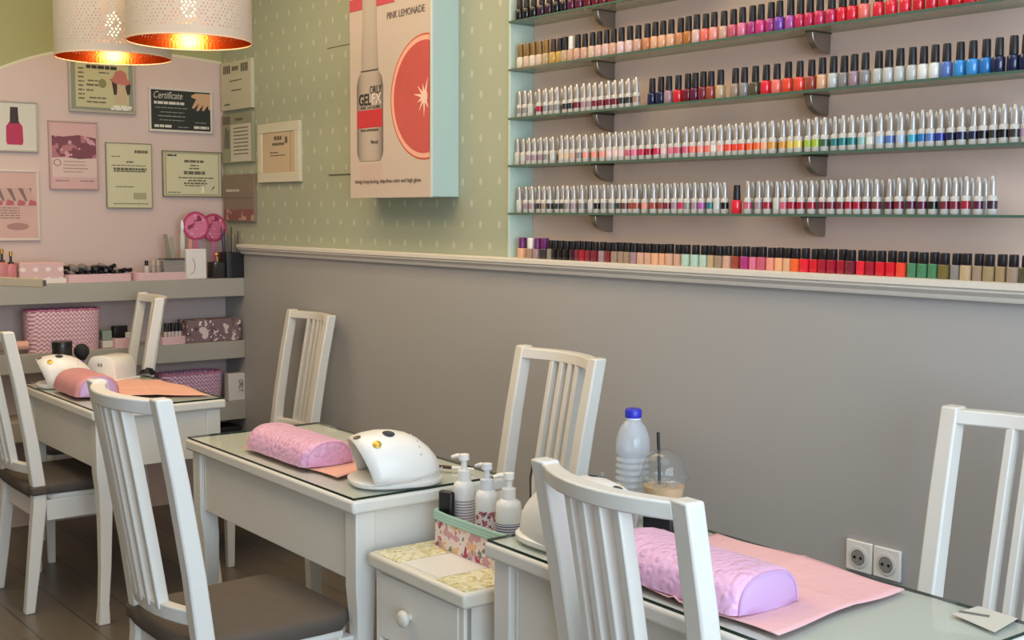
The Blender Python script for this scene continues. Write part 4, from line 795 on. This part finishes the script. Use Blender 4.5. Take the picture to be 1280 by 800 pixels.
lidbox('white_carton', 'tiny white carton beside the square black bottle', 'box', sh2(154), sh2(163), Z2+.008, .06, mat('dcd6d0', .5), d=.04, X=SX+.01)
FT = None
for i, px in enumerate((205, 209.5, 214, 218.5, 223)):
    lab = f'black-capped polish, {ordn(i+1)} from left in the tray beside the floral box'
    if FT is None:
        FT = thing('tray_polish_bottle', lab, 'nail polish', (SX+.02, sh2(px), Z2+.008), 0, 'polishes in the tray beside the floral box'); MB().lathe([(.0085, 0), (.009, .003), (.009, .05), (.005, .055)], 12).build('bottle_body', mat('c0b0b0', .2), FT, smooth=40); MB().lathe([(.0085, .050), (.0075, .092)], 12).build('cap', M_CAP, FT, smooth=40)
    else: dup(FT, (SX+.02+.004*(i % 2), sh2(px), Z2+.008), 0, lab)
lidbox('floral_box', 'mauve floral patterned box at the right end of the middle shelf', 'box', sh2(228), sh2(295), Z2, .108, M_FLORAL, d=.12, bev=.003)
y = sh2(289); t = lidbox('white_carton', 'white carton with dark lettering on the lowest shelf at the corner', 'box', sh2(279), sh2(299.5), Z3, .135, mat('d9d4d0', .5), X=SX+.03, d=.055)
text('ORLY', 'lettering', .034, (.010, -.0285, .105), DK, t, .062, rot=(R(90), R(90), 0))
lidbox('black_box', 'black box under the lowest shelf beside the wall', 'box', sh2(262), sh2(292), 0, .40, mat('1c1a1a', .5), d=.16)
# small things on the far table
p = onz(56, 452, TZ); y_ = 1.86
t = thing('black_jar', 'black lidded jar on the far table behind the nail lamp', 'jar', (-4.952, 1.612, TZ)); t.scale = (.85, .85, 1); MB().lathe([(.042, 0), (.045, .004), (.045, .145)], 24).build('jar_body', mat('1a1818', .4), t, smooth=40); MB().lathe([(.047, .140), (.047, .158), (.044, .162)], 24).build('lid', mat('121112', .3), t, smooth=40)
t = thing('powder_brush', 'round black powder brush beside the black jar', 'brush', (-4.965, 1.695, TZ)); MB().lathe([(.010, 0), (.010, .075), (.014, .08)], 14).build('handle', mat('d0ccc4', .3), t, smooth=40); MB().lathe([(.014, .08), (.030, .105), (.031, .125), (.018, .142), (.004, .146)], 18).build('bristle_head', mat('1c1a1c', .8), t, smooth=60)
t = thing('rolled_towel', 'rolled salmon towel on the middle shelf at the left of the large pink basket', 'towel', (SX+.035, sh2(17), Z2+.031), R(90))
sp = [((.030-.0032*a)*math.cos(a), (.030-.0032*a)*math.sin(a)) for a in [k*.35 for k in range(22)]]
MB().loft([[(-.05, y, z) for y, z in sp]+[(-.05, y*.9, z*.9) for y, z in reversed(sp)], [(.05, y, z) for y, z in sp]+[(.05, y*.9, z*.9) for y, z in reversed(sp)]]).build('towel_roll', M_SALMON, t, smooth=50)
for i, (px, c_, hh, lab) in enumerate(((91, '3c6a54', .068, 'small dark green bottle behind the far nail lamp'), (102, '5a2a86', .080, 'small purple-capped bottle beside the small boxy nail dryer'), (105, '5a78b0', .050, 'small blue pot in front of the purple-capped bottle'), (97, 'c4cccc', .048, 'pale rounded pot beside the far nail lamp'))):
    Xp = (-4.905, -4.915, -4.875, -4.870)[i]; q = onx(px, 455, Xp); t = thing('small_bottle' if i < 2 else 'small_pot', lab, 'bottle' if i < 2 else 'pot', (Xp, q.y, TZ))
    MB().lathe([(.014, 0), (.017, .003), (.017, hh*.6), (.011, hh*.7)], 16).build('bottle_body' if i < 2 else 'pot_body', mat(c_, .3), t, smooth=40); MB().lathe([(.012, hh*.68), (.012, hh), (.009, hh*1.05)], 14).build('cap' if i < 2 else 'lid', mat(c_, .35), t, smooth=40)

# ------------------------------------------------------------------ pendant lamps
M_SHADE = mat('bfb6ac', .6); 
def pendant(label, p, r, H, rz):
    t = thing('pendant_lamp', label, 'lamp', (p[0], p[1], p[2]), rz, 'perforated drum pendants')
    n, m_ = 96, 20; b_ = MB(); z0, z1 = .030, H-.03; hz = (z1-z0)/m_
    def P(u, v): a = 2*math.pi*u/n; return (r*math.cos(a), r*math.sin(a), z0+v*hz)
    for j in range(m_):      # diamonds with a hole in each
        for i in range(n):
            cu, cv = i+.5*(j % 2), j+.5
            hole = ((i*7+j*3) % 5 != 0); k = .60
            out = [P(cu-.5, cv-.5), P(cu+.5, cv-.5), P(cu+.5, cv+.5), P(cu-.5, cv+.5)]
            if not hole: b_.add(out, [(0, 1, 2, 3)]); continue
            sgn = 1 if j % 2 else -1; w_ = .16
            inn = [P(cu-.24, cv-.27*sgn), P(cu-.06, cv-.27*sgn), P(cu+.24, cv+.27*sgn), P(cu+.06, cv+.27*sgn)]
            if sgn < 0: inn = [inn[3], inn[2], inn[1], inn[0]]; inn = [inn[0], inn[1], inn[2], inn[3]]
            b_.add(out+inn, [(0, 1, 5, 4), (1, 2, 6, 5), (2, 3, 7, 6), (3, 0, 4, 7)])
    for za, zb in ((0, z0), (z1, H)):
        b_.loft([[(r*math.cos(2*math.pi*i/n), r*math.sin(2*math.pi*i/n), z) for i in range(n)] for z in (za, zb)], True, False, False)
    o = b_.build('lamp_shade', [M_SHADE, M_COPPER], t, keep=True); s_ = o.modifiers.new('solid', 'SOLIDIFY'); s_.thickness = .0016; s_.offset = -1; s_.material_offset = 1; s_.material_offset_rim = 0
    o['label'] = 'white perforated drum shade, copper inside'
    MB().tube([(r*math.cos(2*math.pi*i/48), r*math.sin(2*math.pi*i/48), .001) for i in range(49)], .0028, 6).build('rim_ring', mat('e8c8a8', .35), t, smooth=60)
    MB().tube([(r*.98*math.cos(R(40)), r*.98*math.sin(R(40)), H-.02), (0, 0, H-.05), (-r*.98*math.cos(R(40)), -r*.98*math.sin(R(40)), H-.02)], .003, 6).build('spider_frame', mat('c8c4c0', .4), t)
    MB().lathe([(.017, H-.12), (.019, H-.10), (.019, H-.04), (.012, H-.02)], 16).build('bulb_holder', M_PLW, t, smooth=40)
    zb = H-.17; MB().lathe([(.004, zb-.045), (.020, zb-.038), (.030, zb-.015), (.030, zb+.006), (.020, zb+.035), (.013, zb+.05)], 18).build('bulb', mat('ffd9a0', .4, 0, 8), t, smooth=60)['label'] = 'glowing warm bulb'
    MB().tube([(0, 0, H-.03), (0, 0, ZC-p[2]-.02)], .0035, 6).build('cord', M_PLW, t); MB().lathe([(.05, ZC-p[2]-.03), (.055, ZC-p[2])], 20).build('ceiling_rose', M_PLW, t, smooth=40)
    l = bpy.data.lights.new('bulb_light', 'POINT'); l.energy = 3.5; l.color = (1, .74, .42); l.shadow_soft_size = .035
    lo = bpy.data.objects.new('bulb_light', l); C.objects.link(lo); lo.parent = t; lo.location = (0, 0, zb-.06)
    return t
pendant('perforated white drum lamp, the left and lower-hanging of two', (-4.798, 1.793, 2.066), .222, .30, R(20))
pendant('perforated white drum lamp, the right one of two, nearer the camera', (-4.231, 1.863, 2.075), .222, .30, R(60))
